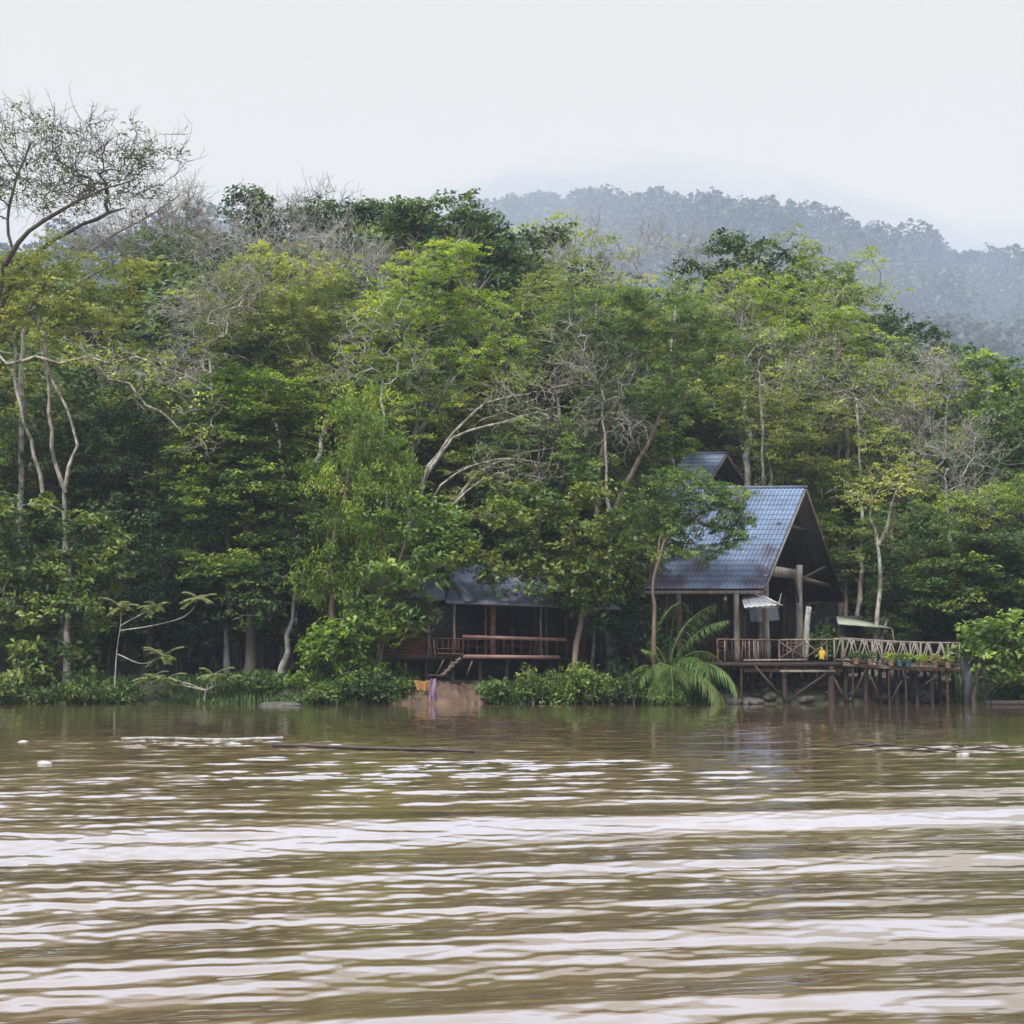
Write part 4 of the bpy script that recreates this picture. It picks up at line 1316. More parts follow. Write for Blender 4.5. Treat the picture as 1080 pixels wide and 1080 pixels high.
hero("bare_tree", "greyish bare tree low on the right slope among olive crowns", 1005, 73,
     [(1000, 490, 48, 48), (960, 450, 30, 36), (1030, 530, 40, 30)], 'bare', 'leaf_olive', rt=.22, twig=6, dens=1.6, bark='bark_grey')
hero("bare_tree", "pale leafless tree behind the right shoulder of the canopy", 985, 80,
     [(985, 400, 36, 36), (1015, 420, 25, 30)], 'bare', 'leaf_olive', rt=.22, twig=6, dens=1.4, bark='bark_grey')
hero("bare_tree", "grey twiggy bare tree in the middle of the canopy right of the leaning pale tree", 640, 67.8,
     [(640, 400, 36, 40), (610, 360, 30, 34), (655, 450, 26, 30)], 'bare', 'leaf_mid', rt=.14, twig=4, dens=1.5, bark='bark_grey', sparse=.1)
hero("bare_tree", "thin grey twigged tree in front of the broad yellow green tree on the right", 905, 73,
     [(900, 420, 40, 40), (870, 380, 36, 36), (940, 400, 30, 36)], 'bare', 'leaf_lime', rt=.14, twig=3, dens=1.4, bark='bark_pale', sparse=.15)
hero("bare_tree", "pale twiggy tree rising in front of the olive crown above the pavilion ridge", 800, 71,
     [(800, 370, 36, 36), (770, 330, 30, 30), (835, 400, 30, 34)], 'bare', 'leaf_lime', rt=.12, twig=3, dens=1.3, bark='bark_pale', sparse=.15)
hero("bare_tree", "grey bare tree tangled in front of the rounded olive crown on the left", 240, 68.5,
     [(215, 350, 40, 40), (250, 310, 36, 36), (190, 390, 36, 28)], 'bare', 'leaf_olive', rt=.14, twig=4, dens=1.5, bark='bark_grey', sparse=.1)
hero("bare_tree", "brownish bare limbs showing through the bright green crown left of centre", 400, 67.5,
     [(400, 350, 40, 34), (440, 400, 30, 30), (370, 390, 30, 30)], 'bare', 'leaf_bright', rt=.12, twig=2, dens=1.2, bark='bark_grey', sparse=.2)
# --- far left group
hero("bare_tree", "large spreading leafless tree at the far left with a few leaves at its branch tips", -40, 66,
     [(25, 160, 60, 58, 0), (95, 170, 60, 60, 1), (150, 175, 42, 42, 0), (-50, 180, 70, 70), (70, 215, 60, 30, -1)], 'bare', 'leaf_deep',
     trunk=[[(-40, 700), (-34, 520), (-14, 380), (5, 280), (14, 205), (32, 150)], [(-14, 380), (5, 290, 1), (60, 235, 1.5), (120, 205, 2)], [(5, 280), (40, 250, -1), (90, 218, -1), (150, 196, -1)]],
     rt=.2, dens=1.7, twig=3, bark='bark_dark', sparse=.36, tip=.012, shell=.15)
hero("bare_tree", "low fan of thin grey branches reaching right across the hazy gap on the left", 20, 70,
     [(185, 225, 36, 34), (150, 250, 45, 30), (205, 250, 20, 40), (110, 265, 40, 25)], 'bare', 'leaf_mid',
     trunk=[[(20, 700), (22, 480), (30, 330), (90, 268), (150, 232), (190, 205)], [(30, 330), (80, 290, 1), (150, 255, 1)]],
     rt=.18, dens=2.0, twig=6, bark='bark_grey', sparse=.04)
hero("feathery_tree", "feathery yellow green tree at the far left on three pale crooked stems", 70, 67,
     [(45, 320, 62, 52), (110, 330, 50, 45), (0, 300, 50, 45), (140, 290, 26, 26), (60, 280, 60, 32), (-40, 340, 50, 50)], 'feather', 'leaf_olive',
     trunk=[[(70, 700), (69, 520), (80, 470), (70, 430), (52, 395), (48, 350)], [(69, 520), (55, 470), (52, 420), (45, 370), (40, 320)], [(45, 520), (38, 480), (26, 445), (14, 400), (18, 375), (10, 345)]],
     rt=.15, dens=1.25, bark='bark_pale', mean=.5)
hero("bare_tree", "long bare limbs drooping right below the feathery left crown", -30, 65,
     [(150, 395, 50, 24), (200, 430, 34, 28), (215, 465, 24, 26), (110, 380, 50, 16), (185, 400, 36, 18)], 'bare', 'leaf_lime',
     trunk=[[(-30, 700), (-28, 480), (-14, 372), (8, 384), (35, 374, .4), (62, 383), (92, 376), (118, 384), (145, 376), (168, 388), (195, 396), (225, 412)], [(92, 376), (112, 398, .5), (132, 402, .5), (150, 425, .5), (168, 432, .5), (190, 455, .5)]],
     rt=.12, dens=1.0, twig=2, bark='bark_pale', sparse=.3, mean=.7)
hero("forest_tree", "mid green leafy tree filling the lower left corner of the bank", 70, 64.6,
     [(40, 560, 55, 40), (95, 560, 40, 36), (20, 620, 60, 50), (70, 640, 50, 50), (110, 600, 26, 30), (0, 690, 70, 45), (60, 700, 50, 36), (-40, 580, 60, 60)], 'broad', 'leaf_deep', rt=.16, mean=.58, dens=1.0,
     trunk=[[(70, 735), (71, 680), (72, 600), (66, 540)]], bark='bark_grey', spread=.2)
hero("forest_tree", "shaded dark tree behind the pale crooked stems at left", 120, 71,
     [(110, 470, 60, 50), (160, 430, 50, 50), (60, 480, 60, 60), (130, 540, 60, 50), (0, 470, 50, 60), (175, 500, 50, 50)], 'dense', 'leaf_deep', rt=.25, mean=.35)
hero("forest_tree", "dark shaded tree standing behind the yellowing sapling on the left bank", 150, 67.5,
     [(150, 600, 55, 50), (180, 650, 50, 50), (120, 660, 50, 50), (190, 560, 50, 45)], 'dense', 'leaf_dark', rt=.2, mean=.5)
# --- left centre
hero("feathery_tree", "rounded olive green crown left of centre above dark foliage", 300, 70,
     [(290, 290, 55, 42), (320, 330, 60, 45), (262, 350, 55, 42), (350, 290, 28, 22), (240, 310, 30, 26), (345, 390, 50, 40)], 'feather', 'leaf_olive', twig=2, rt=.2, dens=1.2, mean=.6, bark='bark_pale',
     trunk=[[(300, 700), (310, 560), (345, 450), (330, 380), (300, 320)], [(310, 560), (290, 450), (270, 380)]])
hero("forest_tree", "large layered dark green tree left of centre with yellowish leaf pads", 262, 66.5,
     [(250, 455, 62, 42), (285, 500, 66, 46), (235, 530, 55, 42), (300, 560, 56, 40), (260, 600, 62, 38), (215, 480, 36, 40), (300, 430, 50, 40), (245, 410, 45, 30)], 'tier', 'leaf_mid', rt=.24, dens=1.5, mean=.34, spread=.30,
     trunk=[[(262, 735), (266, 660), (262, 560), (268, 430)]])
hero("forest_tree", "slender grey trunked tree beside the layered tree with low dark crown", 300, 66,
     [(300, 620, 40, 30), (330, 590, 36, 36), (270, 645, 40, 18)], 'dense', 'leaf_deep', rt=.16, mean=.4, trunk=[[(296, 735), (303, 670), (312, 600)]], bark='bark_grey')
hero("feathery_tree", "bright yellow green feathery crown just left of centre", 440, 69,
     [(450, 285, 48, 34), (420, 330, 56, 40), (500, 330, 40, 36), (515, 378, 42, 34), (455, 385, 62, 40), (400, 390, 46, 40), (440, 440, 50, 36), (400, 440, 40, 40), (480, 262, 30, 16), (545, 400, 26, 26)], 'feather', 'leaf_bright', twig=2, rt=.2, dens=1.35, mean=.5, bark='bark_pale',
     trunk=[[(440, 700), (430, 560), (438, 460), (450, 380), (450, 320)], [(438, 460), (480, 400), (510, 360)]])
hero("feathery_tree", "olive feathery tree between the rounded left crown and the bright crown", 350, 71,
     [(375, 350, 50, 40), (350, 420, 56, 40), (390, 440, 40, 40), (300, 400, 40, 36)], 'feather', 'leaf_lime', twig=2, rt=.18, dens=1.1, mean=.42, bark='bark_brown',
     trunk=[[(300, 700), (318, 560), (345, 450), (372, 390), (385, 350)]])
hero("drooping_tree", "bright green tree with drooping fronds cascading to the bank", 340, 65.3,
     [(385, 470, 46, 42), (360, 510, 52, 42), (405, 535, 48, 40), (420, 500, 26, 30), (360, 570, 52, 42), (410, 580, 42, 34), (345, 620, 40, 36), (385, 622, 40, 30), (435, 590, 22, 26), (385, 430, 36, 30)], 'droop', 'leaf_bright', rt=.14, dens=.85, mean=.36, spread=.26,
     trunk=[[(345, 735), (352, 660), (350, 580), (372, 480), (385, 440)], [(345, 690), (380, 620), (405, 560), (415, 520)]])
hero("bank_shrub", "bright leafy shrub leaning over the left bank below the drooping tree", 362, 64.2,
     [(352, 680, 40, 26), (385, 665, 36, 20), (345, 705, 40, 20), (380, 700, 36, 20)], 'broad', 'leaf_bright', rt=.07, dens=1.3, mean=.3, cat="shrub")
hero("drooping_tree", "darker green tree with drooping leaves over the restaurant left end", 415, 63.7,
     [(430, 545, 40, 36), (470, 555, 34, 30), (445, 590, 36, 26), (415, 610, 30, 36), (420, 640, 24, 26), (446, 622, 24, 26), (478, 580, 26, 20), (385, 650, 18, 20)], 'broad', 'leaf_mid', rt=.09, dens=1.1, mean=.42, trunk=[[(404, 735), (403, 680), (418, 610), (430, 560)]], bark='bark_dark')
hero("forest_tree", "dark tree filling the shade behind the drooping bright tree", 440, 71.5,
     [(440, 460, 60, 50), (500, 500, 60, 50), (450, 540, 60, 50), (400, 500, 50, 50), (520, 560, 50, 40)], 'dense', 'leaf_deep', rt=.26, mean=.35)
hero("bare_tree", "pale leafless tree leaning right across the middle of the canopy", 425, 67.5,
     [(560, 415, 54, 24), (610, 400, 36, 20), (575, 450, 46, 22), (620, 440, 30, 22), (530, 430, 30, 20)], 'bare', 'leaf_mid',
     trunk=[[(425, 700), (432, 600), (446, 508), (480, 455), (515, 425), (560, 415)], [(446, 508), (478, 462), (530, 444, .4), (585, 428, .5)], [(480, 530, .3), (500, 500, .4), (540, 480, .4), (590, 470, .4)]],
     rt=.14, dens=1.15, twig=3, bark='bark_pale', sparse=.12)
hero("bare_tree", "small arching bare branches below the leaning pale tree", 452, 66.8,
     [(540, 500, 40, 16), (575, 505, 30, 20), (520, 490, 30, 14)], 'bare', 'leaf_mid',
     trunk=[[(452, 720), (455, 600), (456, 530), (480, 500), (530, 484), (580, 490)], [(456, 530), (478, 532), (510, 505), (550, 492)]],
     rt=.10, dens=1.0, twig=2, bark='bark_pale')
# --- centre
hero("forest_tree", "mid green tree right of centre on two leaning reddish trunks", 612, 68.5,
     [(640, 330, 52, 40), (700, 330, 52, 42), (740, 370, 50, 46), (660, 380, 50, 40), (600, 340, 32, 30), (700, 415, 50, 30), (765, 400, 30, 30)], 'fine', 'leaf_mid', rt=.2, dens=1.15, mean=.36, bark='bark_brown',
     trunk=[[(610, 700), (622, 610), (640, 555), (665, 500), (690, 452), (706, 400), (716, 350)], [(622, 610), (630, 520), (640, 450), (668, 392), (672, 340)]])
hero("forest_tree", "grey olive tree on the skyline between the bare twigs and leaning trunks", 590, 74,
     [(575, 300, 30, 26), (610, 320, 40, 30), (560, 345, 45, 40), (590, 380, 45, 40)], 'fine', 'leaf_olive', rt=.22, dens=1.1, mean=.32, bark='bark_grey')
hero("forest_tree", "olive tinted tree hanging over the restaurant roof", 612, 63.35,
     [(545, 598, 40, 34), (575, 612, 34, 22), (520, 606, 22, 14), (610, 622, 30, 20), (630, 640, 26, 16), (505, 588, 30, 14), (590, 628, 26, 12), (600, 560, 50, 40), (590, 605, 46, 22), (640, 600, 36, 32), (545, 545, 40, 36), (625, 530, 40, 36), (655, 560, 36, 36)], 'broad', 'leaf_deep', rt=.15, dens=.95, mean=.66, spread=.22, bark='bark_brown',
     trunk=[[(604, 735), (608, 680), (616, 640), (608, 580), (595, 540)]])
hero("forest_tree", "slim pale stemmed tree just right of the restaurant", 627, 65.6,
     [(650, 570, 34, 36), (665, 620, 32, 30), (690, 590, 26, 36), (640, 625, 30, 16)], 'dense', 'leaf_deep', rt=.08, dens=1.15, mean=.42, bark='bark_pale', trunk=[[(625, 735), (627, 680), (631, 620), (640, 580)]])
hero("forest_tree", "dark green tree filling the space between the leaning trunks and the restaurant", 560, 70,
     [(560, 500, 56, 46), (600, 470, 50, 46), (520, 540, 50, 40), (620, 520, 50, 40), (540, 450, 50, 36)], 'fine', 'leaf_deep', rt=.22, mean=.6)
hero("forest_tree", "green tree behind the pavilion roof ridge at its left", 690, 72,
     [(665, 480, 44, 46), (690, 430, 40, 34), (650, 540, 46, 46), (680, 545, 36, 36)], 'fine', 'leaf_mid', rt=.22, mean=.26, bark='bark_brown')
hero("forest_tree", "slender tree whose crown covers the upper left corner of the pavilion roof", 690, 62.4,
     [(738, 540, 36, 30), (765, 560, 24, 24), (705, 520, 32, 28), (735, 580, 26, 14), (690, 560, 24, 30), (762, 528, 30, 22), (776, 550, 20, 26), (725, 505, 30, 18), (720, 560, 30, 26)], 'fine', 'leaf_mid', rt=.12, dens=1.25, mean=.3, bark='bark_brown',
     trunk=[[(690, 740), (691, 660), (690, 610), (697, 570), (712, 540)], [(690, 610), (700, 570), (735, 545)]])
hero("palm_shade_tree", "dark shade tree on the bank left of the palm", 665, 64.8,
     [(655, 655, 30, 30), (680, 670, 26, 36), (650, 690, 26, 18)], 'dense', 'leaf_dark', rt=.08, mean=.6)
# --- right of centre
hero("feathery_tree", "tall olive green tree behind the pavilion with fine pale twigs at its top", 800, 78,
     [(790, 315, 52, 34), (755, 330, 40, 34), (835, 320, 40, 32), (800, 370, 60, 40), (850, 370, 40, 36)], 'feather', 'leaf_lime', twig=2, rt=.2, dens=1.1, mean=.38, bark='bark_pale')
hero("feathery_tree", "olive crowned tree directly above the pavilion ridge", 815, 74,
     [(800, 425, 50, 34), (845, 450, 46, 40), (812, 470, 30, 26), (840, 495, 40, 22), (755, 415, 40, 30)], 'feather', 'leaf_olive', twig=2, rt=.2, dens=1.2, mean=.52, bark='bark_pale')
hero("feathery_tree", "broad yellow green tree on the right slope with many pale branches", 885, 76,
     [(880, 345, 42, 34), (910, 380, 46, 36), (870, 400, 56, 42), (930, 420, 46, 36), (890, 450, 52, 34)], 'feather', 'leaf_lime', twig=2, rt=.2, dens=1.1, mean=.42, bark='bark_pale')
hero("emergent_tree", "thin emergent tree with small leafy tufts above the right canopy", 882, 79,
     [(888, 285, 14, 10), (868, 300, 12, 9), (900, 312, 14, 10), (885, 335, 22, 12)], 'feather', 'leaf_mid', twig=2, rt=.14, dens=1.3, mean=.6, bark='bark_pale')
hero("feathery_tree", "olive tree between the pavilion gable and the right grey tree", 930, 73,
     [(935, 470, 42, 36), (960, 440, 32, 32), (910, 510, 42, 32), (950, 520, 36, 30), (975, 480, 26, 26)], 'feather', 'leaf_olive', twig=2, rt=.18, dens=1.1, mean=.55, bark='bark_pale')
hero("forest_tree", "bright green tree close behind the right slope of the pavilion gable", 890, 74.5,
     [(890, 560, 28, 36), (880, 520, 32, 26), (905, 600, 24, 30), (870, 500, 30, 20)], 'fine', 'leaf_bright', rt=.16, dens=1.1, mean=.3)
hero("forked_tree", "white barked forked tree standing right of the pavilion", 927, 66.5,
     [(935, 512, 32, 22), (905, 530, 24, 18), (960, 495, 24, 20)], 'feather', 'leaf_olive', twig=2, rt=.13, dens=.9, mean=.5, bark='bark_pale', leafs=.7,
     trunk=[[(921, 735), (923, 660), (929, 610), (927, 570), (920, 545), (932, 508)], [(927, 575), (938, 545), (944, 520), (950, 500)], [(921, 690), (940, 655, .3), (946, 680, .4)]])
hero("forest_tree", "leafy green tree on the skyline at the far right", 1040, 79,
     [(1036, 385, 26, 22), (1055, 410, 30, 26), (1030, 430, 30, 30), (1080, 400, 24, 22)], 'broad', 'leaf_mid', rt=.2, mean=.5, dens=.9)
hero("forest_tree", "dark crowned tree at the far right edge below the skyline", 1075, 74,
     [(1065, 450, 34, 34), (1090, 490, 40, 50), (1050, 500, 30, 36), (1110, 420, 40, 40)], 'dense', 'leaf_deep', rt=.22, mean=.4)
hero("forest_tree", "yellowish green tree half way up the right slope by the edge", 1045, 71,
     [(1045, 535, 40, 26), (1015, 550, 30, 24), (1080, 525, 30, 26), (1000, 530, 26, 20)], 'fine', 'leaf_mid', rt=.18, mean=.6, dens=1.1)
hero("tiered_tree", "dark tree with flat horizontal tiers above the right bank", 1040, 67,
     [(1040, 575, 52, 16), (1020, 600, 56, 15), (1055, 625, 56, 15), (1000, 640, 46, 14), (1075, 590, 40, 16), (1085, 640, 40, 20), (985, 610, 30, 20)], 'tier', 'leaf_deep', rt=.16, dens=1.3, mean=.5)
hero("forest_tree", "dark tree behind the footbridge between the forked and tiered trees", 970, 69.5,
     [(970, 590, 40, 40), (950, 630, 36, 30), (985, 660, 40, 26), (1010, 670, 36, 30), (930, 600, 22, 36)], 'dense', 'leaf_dark', rt=.16, mean=.6)
hero("bank_tree", "light green large leaved small tree leaning over the water at the far right", 1026, 62.4,
     [(1045, 668, 30, 16), (1065, 690, 26, 20), (1035, 690, 22, 20), (1075, 665, 26, 16), (1060, 712, 26, 14), (1100, 690, 30, 26)], 'broad', 'leaf_mid', rt=.12, dens=1.5, mean=.50, bark='bark_dark',
     trunk=[[(1028, 742), (1030, 720), (1036, 700), (1048, 675)]])
print("heroes", len(ALL), _t.time() - _t0, "s")

# ------------------------------------------------------------------ background forest: copies of a few grown trees
protos = []
for k, (kd, lm, mean) in enumerate((('dense', 'leaf_deep', .35), ('broad', 'leaf_deep', .5), ('fine', 'leaf_mid', .3), ('dense', 'leaf_dark', .6), ('feather', 'leaf_olive', .45), ('feather', 'leaf_lime', .3), ('fine', 'leaf_olive', .4))):
    H = 13.0
    rgk = np.random.default_rng(50 + k)
    bl = [(rgk.normal() * 1.6, rgk.normal() * 1.6, H * f, rgk.uniform(2.0, 3.2), rgk.uniform(2, 3), rgk.uniform(1.6, 2.2)) for f in (.32, .45, .55, .65, .78, .88)]
    t = make_tree("background_tree", "x", "tree", (0, 0, 0), [[(0, 0, 0), (.2, .1, H * .4), (0, 0, H * .8)]], bl, kd, lm, rt=.22, seed=600 + k, mean=mean, dens=.95)
    protos.append(t)
rg = np.random.default_rng(99)
first = [True] * len(protos)


def put_bg(px, Y, topy, label, group, k=None, name="background_tree"):
    k = int(rg.choice(7, p=[.14, .14, .16, .04, .2, .16, .16] if topy < 520 else [.3, .3, .2, .2, 0, 0, 0])) if k is None else k
    x = PXX(px, Y); gz_ = float(ground_z(x, Y)) - .1
    H = P(px, topy, Y)[2] - gz_
    o = protos[k] if first[k] else copy_tree(protos[k])
    first[k] = False
    o.location = (x, Y, gz_)
    s = H / 13.6
    w = s * rg.uniform(1.0, 1.35)
    w = max(w, .45)
    o.scale = (w, w, s)
    o.rotation_euler = (0, 0, rg.uniform(0, 6.28))
    o["label"] = (LOOKS[k] + " tree " + label.replace("in the lowest forest row near the", "in the lowest row near the").replace("over the right half of the layered", "over the layered").replace("in the third forest row ", "in the third row ").replace("in the lowest forest row ", "in the lowest row ").replace("in the second forest row ", "in the second row ").replace("in the topmost forest row ", "in the topmost row ").replace("hillside pavilion", "hillside house").replace("the left slope of ", "")) if label.startswith("in the") else label; o["label"] = " ".join(o["label"].split()[:16]); o["group"] = group; o["category"] = "tree"
    return o


ANCH = ((0, "at the far left edge"), (45, "behind the pale crooked stems"), (90, "just right of the pale crooked stems"), (135, "above the yellowing sapling"), (180, "below the hazy gap on the left"), (225, "over the left half of the layered tree"), (270, "over the right half of the layered tree"), (315, "between the layered tree and the drooping tree"), (360, "near the drooping bright tree"), (405, "over the red wall of the restaurant"), (450, "over the left posts of the restaurant"), (495, "over the ridge of the restaurant roof"), (540, "over the middle of the restaurant"), (585, "over the right end of the restaurant"), (630, "behind the leaning reddish trunks"), (675, "left of the hillside pavilion"), (720, "behind the left slope of the hillside pavilion"), (765, "behind the hillside pavilion gable"), (810, "over the ridge of the riverside pavilion"), (855, "over the open gable of the riverside pavilion"), (900, "over the lean to shelter"), (945, "over the white forked tree"), (990, "over the end of the footbridge"), (1035, "over the tiered dark tree"), (1080, "at the far right edge"))
LOOKS = ("dark small leaved", "dark broad leaved", "mid green fine leaved", "very dark leaved", "olive feathery", "yellow green feathery", "olive fine leaved")


def where(px): return min(ANCH, key=lambda a: abs(a[0] - px))[1]


SKX = [-400, -100, 0, 100, 200, 250, 330, 400, 480, 560, 620, 680, 760, 830, 880, 940, 1000, 1040, 1080, 1200, 1500]
SKY = [260, 250, 270, 290, 320, 218, 214, 210, 212, 245, 285, 295, 262, 275, 305, 345, 380, 372, 392, 380, 380]
for Y, step, drop in ((98, 38, 3), (88, 42, 16), (80, 44, 75), (75, 42, 150)):
    px = -110.0
    while px < 1190:
        q = px + rg.uniform(-12, 12)
        hid = 660 < q < 870
        if not (hid and Y < 85) and not (690 < q < 815 and Y < 92):
            put_bg(q, Y + rg.uniform(-2, 2), np.interp(q, SKX, SKY) + drop + rg.uniform(0, 14), {98: "in the topmost forest row", 88: "in the second forest row", 80: "in the third forest row", 75: "in the lowest forest row"}[Y] + " " + where(q), "trees of the forest behind the bank")
        px += step
# lower shade trees right behind the bank
for px in np.arange(-90, 1200, 34):
    if 385 < px < 660 or 690 < px < 910: continue
    Y = rg.uniform(68.5, 71)
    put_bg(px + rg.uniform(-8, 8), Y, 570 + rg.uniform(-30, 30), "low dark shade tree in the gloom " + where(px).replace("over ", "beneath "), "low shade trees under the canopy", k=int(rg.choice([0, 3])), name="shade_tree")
for px in np.arange(395, 930, 36):
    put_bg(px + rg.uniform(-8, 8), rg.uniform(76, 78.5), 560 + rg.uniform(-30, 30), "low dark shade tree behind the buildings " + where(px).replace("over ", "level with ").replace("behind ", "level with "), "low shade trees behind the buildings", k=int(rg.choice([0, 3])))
print("bg", len(ALL), _t.time() - _t0)

# ------------------------------------------------------------------ far hill: ridge trees one by one, the rest as one forest


def far_crown(rg, n=170, R_=7.0, Hh=6.0, low=0.35):
    bl = [(rg.normal() * R_ * .45, rg.normal() * R_ * .45, rg.uniform(-.15, .5) * Hh, R_ * rg.uniform(.35, .6), R_ * rg.uniform(.35, .6), Hh * rg.uniform(.25, .45)) for _ in range(6)]
    pts = crown_points(rg, bl, n, .55, low)
    nd = pts / (np.linalg.norm(pts, axis=1)[:, None] + 1e-6)
    return leaves(rg, pts, nd, 1.25, 1.0, .7, .2, .6, np.clip(rg.normal(.45, .2, n), 0, 1))


rg = np.random.default_rng(44)
fprot = []
for k in range(5):
    V, Q, t = far_crown(rg, 900, 6.5, 6.5)
    root = empty("ridge_tree", (0, 0, 0))
    V[:, 2] += 15
    link("crown", mesh_np("ridge_crown", V, Q, None, "leaf_far", t), root)
    mb = MB(); mb.tube([(0, 0, -3), (.3, .2, 6), (0, 0, 15)], [.7, .5, .3], 7)
    for j in range(6):
        a = rg.uniform(0, 6.28); mb.tube([(0, 0, 9 + j), (2 * math.cos(a), 2 * math.sin(a), 12 + j), (4 * math.cos(a), 4 * math.sin(a), 14 + j)], [.3, .2, .1], 4)
    mb.build("trunk", "bark_dark", root)
    fprot.append(root)
ff_ = [True] * 5
rg = np.random.default_rng(45)
for px in np.arange(120, 1130, 17):
    k = int(rg.integers(5))
    o = fprot[k] if ff_[k] else copy_tree(fprot[k]); ff_[k] = False
    Y = HY + rg.uniform(-12, 4); x = PXX(px + rg.uniform(-5, 5), Y)
    s = rg.choice([.6, .75, .85, 1.0, 1.1], p=[.15, .2, .25, .25, .15]) * 1.5
    o.location = (x, Y, float(hill_z(np.array([x]), np.array([Y]))[0]) - 9.5 * s); o.scale = (s * rg.uniform(.9, 1.3), s, s); o.rotation_euler = (0, 0, rg.uniform(0, 6.28))
    tag(o, "hazy tree standing on the skyline of the misty hill", "tree", "trees along the ridge of the misty hill")
VV = []; QQ = []; TT = []; nn = 0
px = None
N = 1500
cs = []
for k in range(5): cs.append(far_crown(rg, 330, 6.5, 7.0, .2))
for i in range(N):
    Y = 400 + (HY + 30 - 400) * rg.random() ** .8
    x = rg.uniform(-300, 420)
    V, Q, t = cs[int(rg.integers(5))]
    a = rg.uniform(0, 6.28); s = rg.uniform(1.0, 2.1)
    c, s_ = math.cos(a), math.sin(a)
    V2 = np.stack([V[:, 0] * c - V[:, 1] * s_, V[:, 0] * s_ + V[:, 1] * c, V[:, 2]], -1) * s + np.array([x, Y, float(hill_z(x, Y)) + rg.uniform(2, 6) * s])
    VV.append(V2); QQ.append(Q + nn); TT.append(np.clip(t + rg.normal() * .25, 0, 1)); nn += len(V)
tag(link("hill_forest", mesh_np("hill_forest", np.vstack(VV), np.vstack(QQ), None, "leaf_far", np.concatenate(TT))), kind="stuff")
print("far", _t.time() - _t0)

# ------------------------------------------------------------------ palm


def palm(name, label, base, n=15, L=3.2, seed=1, rise=0.5, trunk_h=1.5):
    rg = np.random.default_rng(seed)
    root = empty(name, base, label, "palm")
    mb = MB(); mb.tube([(0, 0, -.2), (.03, 0, trunk_h * .5), (0, 0, trunk_h)], [.22, .18, .15], 10); mb.build("trunk", "bark_brown", root, smooth=True)
    for k in range(n):
        az = k * 2.399 + rg.uniform(-.2, .2)
        el = np.interp(k / (n - 1), [0, .25, 1], [1.52, 1.25, .25])
        Lk = L * rg.uniform(.85, 1.1) * (.5 if math.cos(az) < -.2 else 1)
        m = 26
        pts = [np.array([0, 0, trunk_h])]; e = el
        for j in range(m):
            pts.append(pts[-1] + np.array([math.cos(az) * math.cos(e), math.sin(az) * math.cos(e), math.sin(e)]) * Lk / m)
            e -= (0.055 + .055 * (j / m)) * (1.15 if el < 1.2 else .6)
        pts = np.array(pts)
        fr = MB(); fr.tube(pts, np.linspace(.035, .008, m + 1), 5, cap=False)
        VVl = []; QQl = []; nn_ = 0
        side0 = np.array([-math.sin(az), math.cos(az), 0])
        tw = rg.uniform(-.5, .5)
        for j in range(3, m + 1):
            for rep in range(2):
                f = (j - rep / 2) / m
                q = pts[j] + (pts[j - 1] - pts[j]) * rep / 2
                tdir = pts[j] - pts[j - 1]; tdir /= np.linalg.norm(tdir)
                ll = Lk * .24 * math.sin(math.pi * min(1, f * .88 + .12)) ** .6 + .05
                for sgn in (-1, 1):
                    d = side0 * sgn * .85 + tdir * .6 + np.array([0, 0, -.3 + tw * sgn * .3]) + rg.normal(size=3) * .09
                    d /= np.linalg.norm(d)
                    w = np.cross(d, [0, 0, 1]); w /= np.linalg.norm(w) + 1e-6; w = w * .017
                    a = q; b_ = q + d * ll * .55 - np.array([0, 0, .06 * ll]); c = q + d * ll - np.array([0, 0, .38 * ll])
                    VVl += [a - w * .5, a + w * .5, b_ + w, b_ - w, c]
                    QQl.append((nn_, nn_ + 1, nn_ + 2, nn_ + 3)); VVl_t = (nn_ + 3, nn_ + 2, nn_ + 4)
                    fr.T.append(np.array([[fr.n + v for v in VVl_t]]))
                    nn_ += 5
        base_n = fr.n
        # triangles recorded against base_n already
        fr.add(np.array(VVl), np.array(QQl))
        V = np.vstack(fr.V); Q = np.vstack(fr.Q); T = np.vstack(fr.T)
        tint = np.clip(rg.normal(.55 + (.3 if k > n - 7 else 0) + rg.normal() * .12, .14, len(Q) + len(T)), 0, 1)
        link("frond", mesh_np("frond", V, Q, T, "leaf_palm", tint), root)
    return root


pb = P(697, 730, 62.6); pb[2] = float(ground_z(pb[0], pb[1]))
palm("coconut_palm", "young coconut palm with long arching fronds on the bank left of the terrace", pb + np.array([.30, 0, .05]), 22, 3.75, 4)

# ------------------------------------------------------------------ bank plants


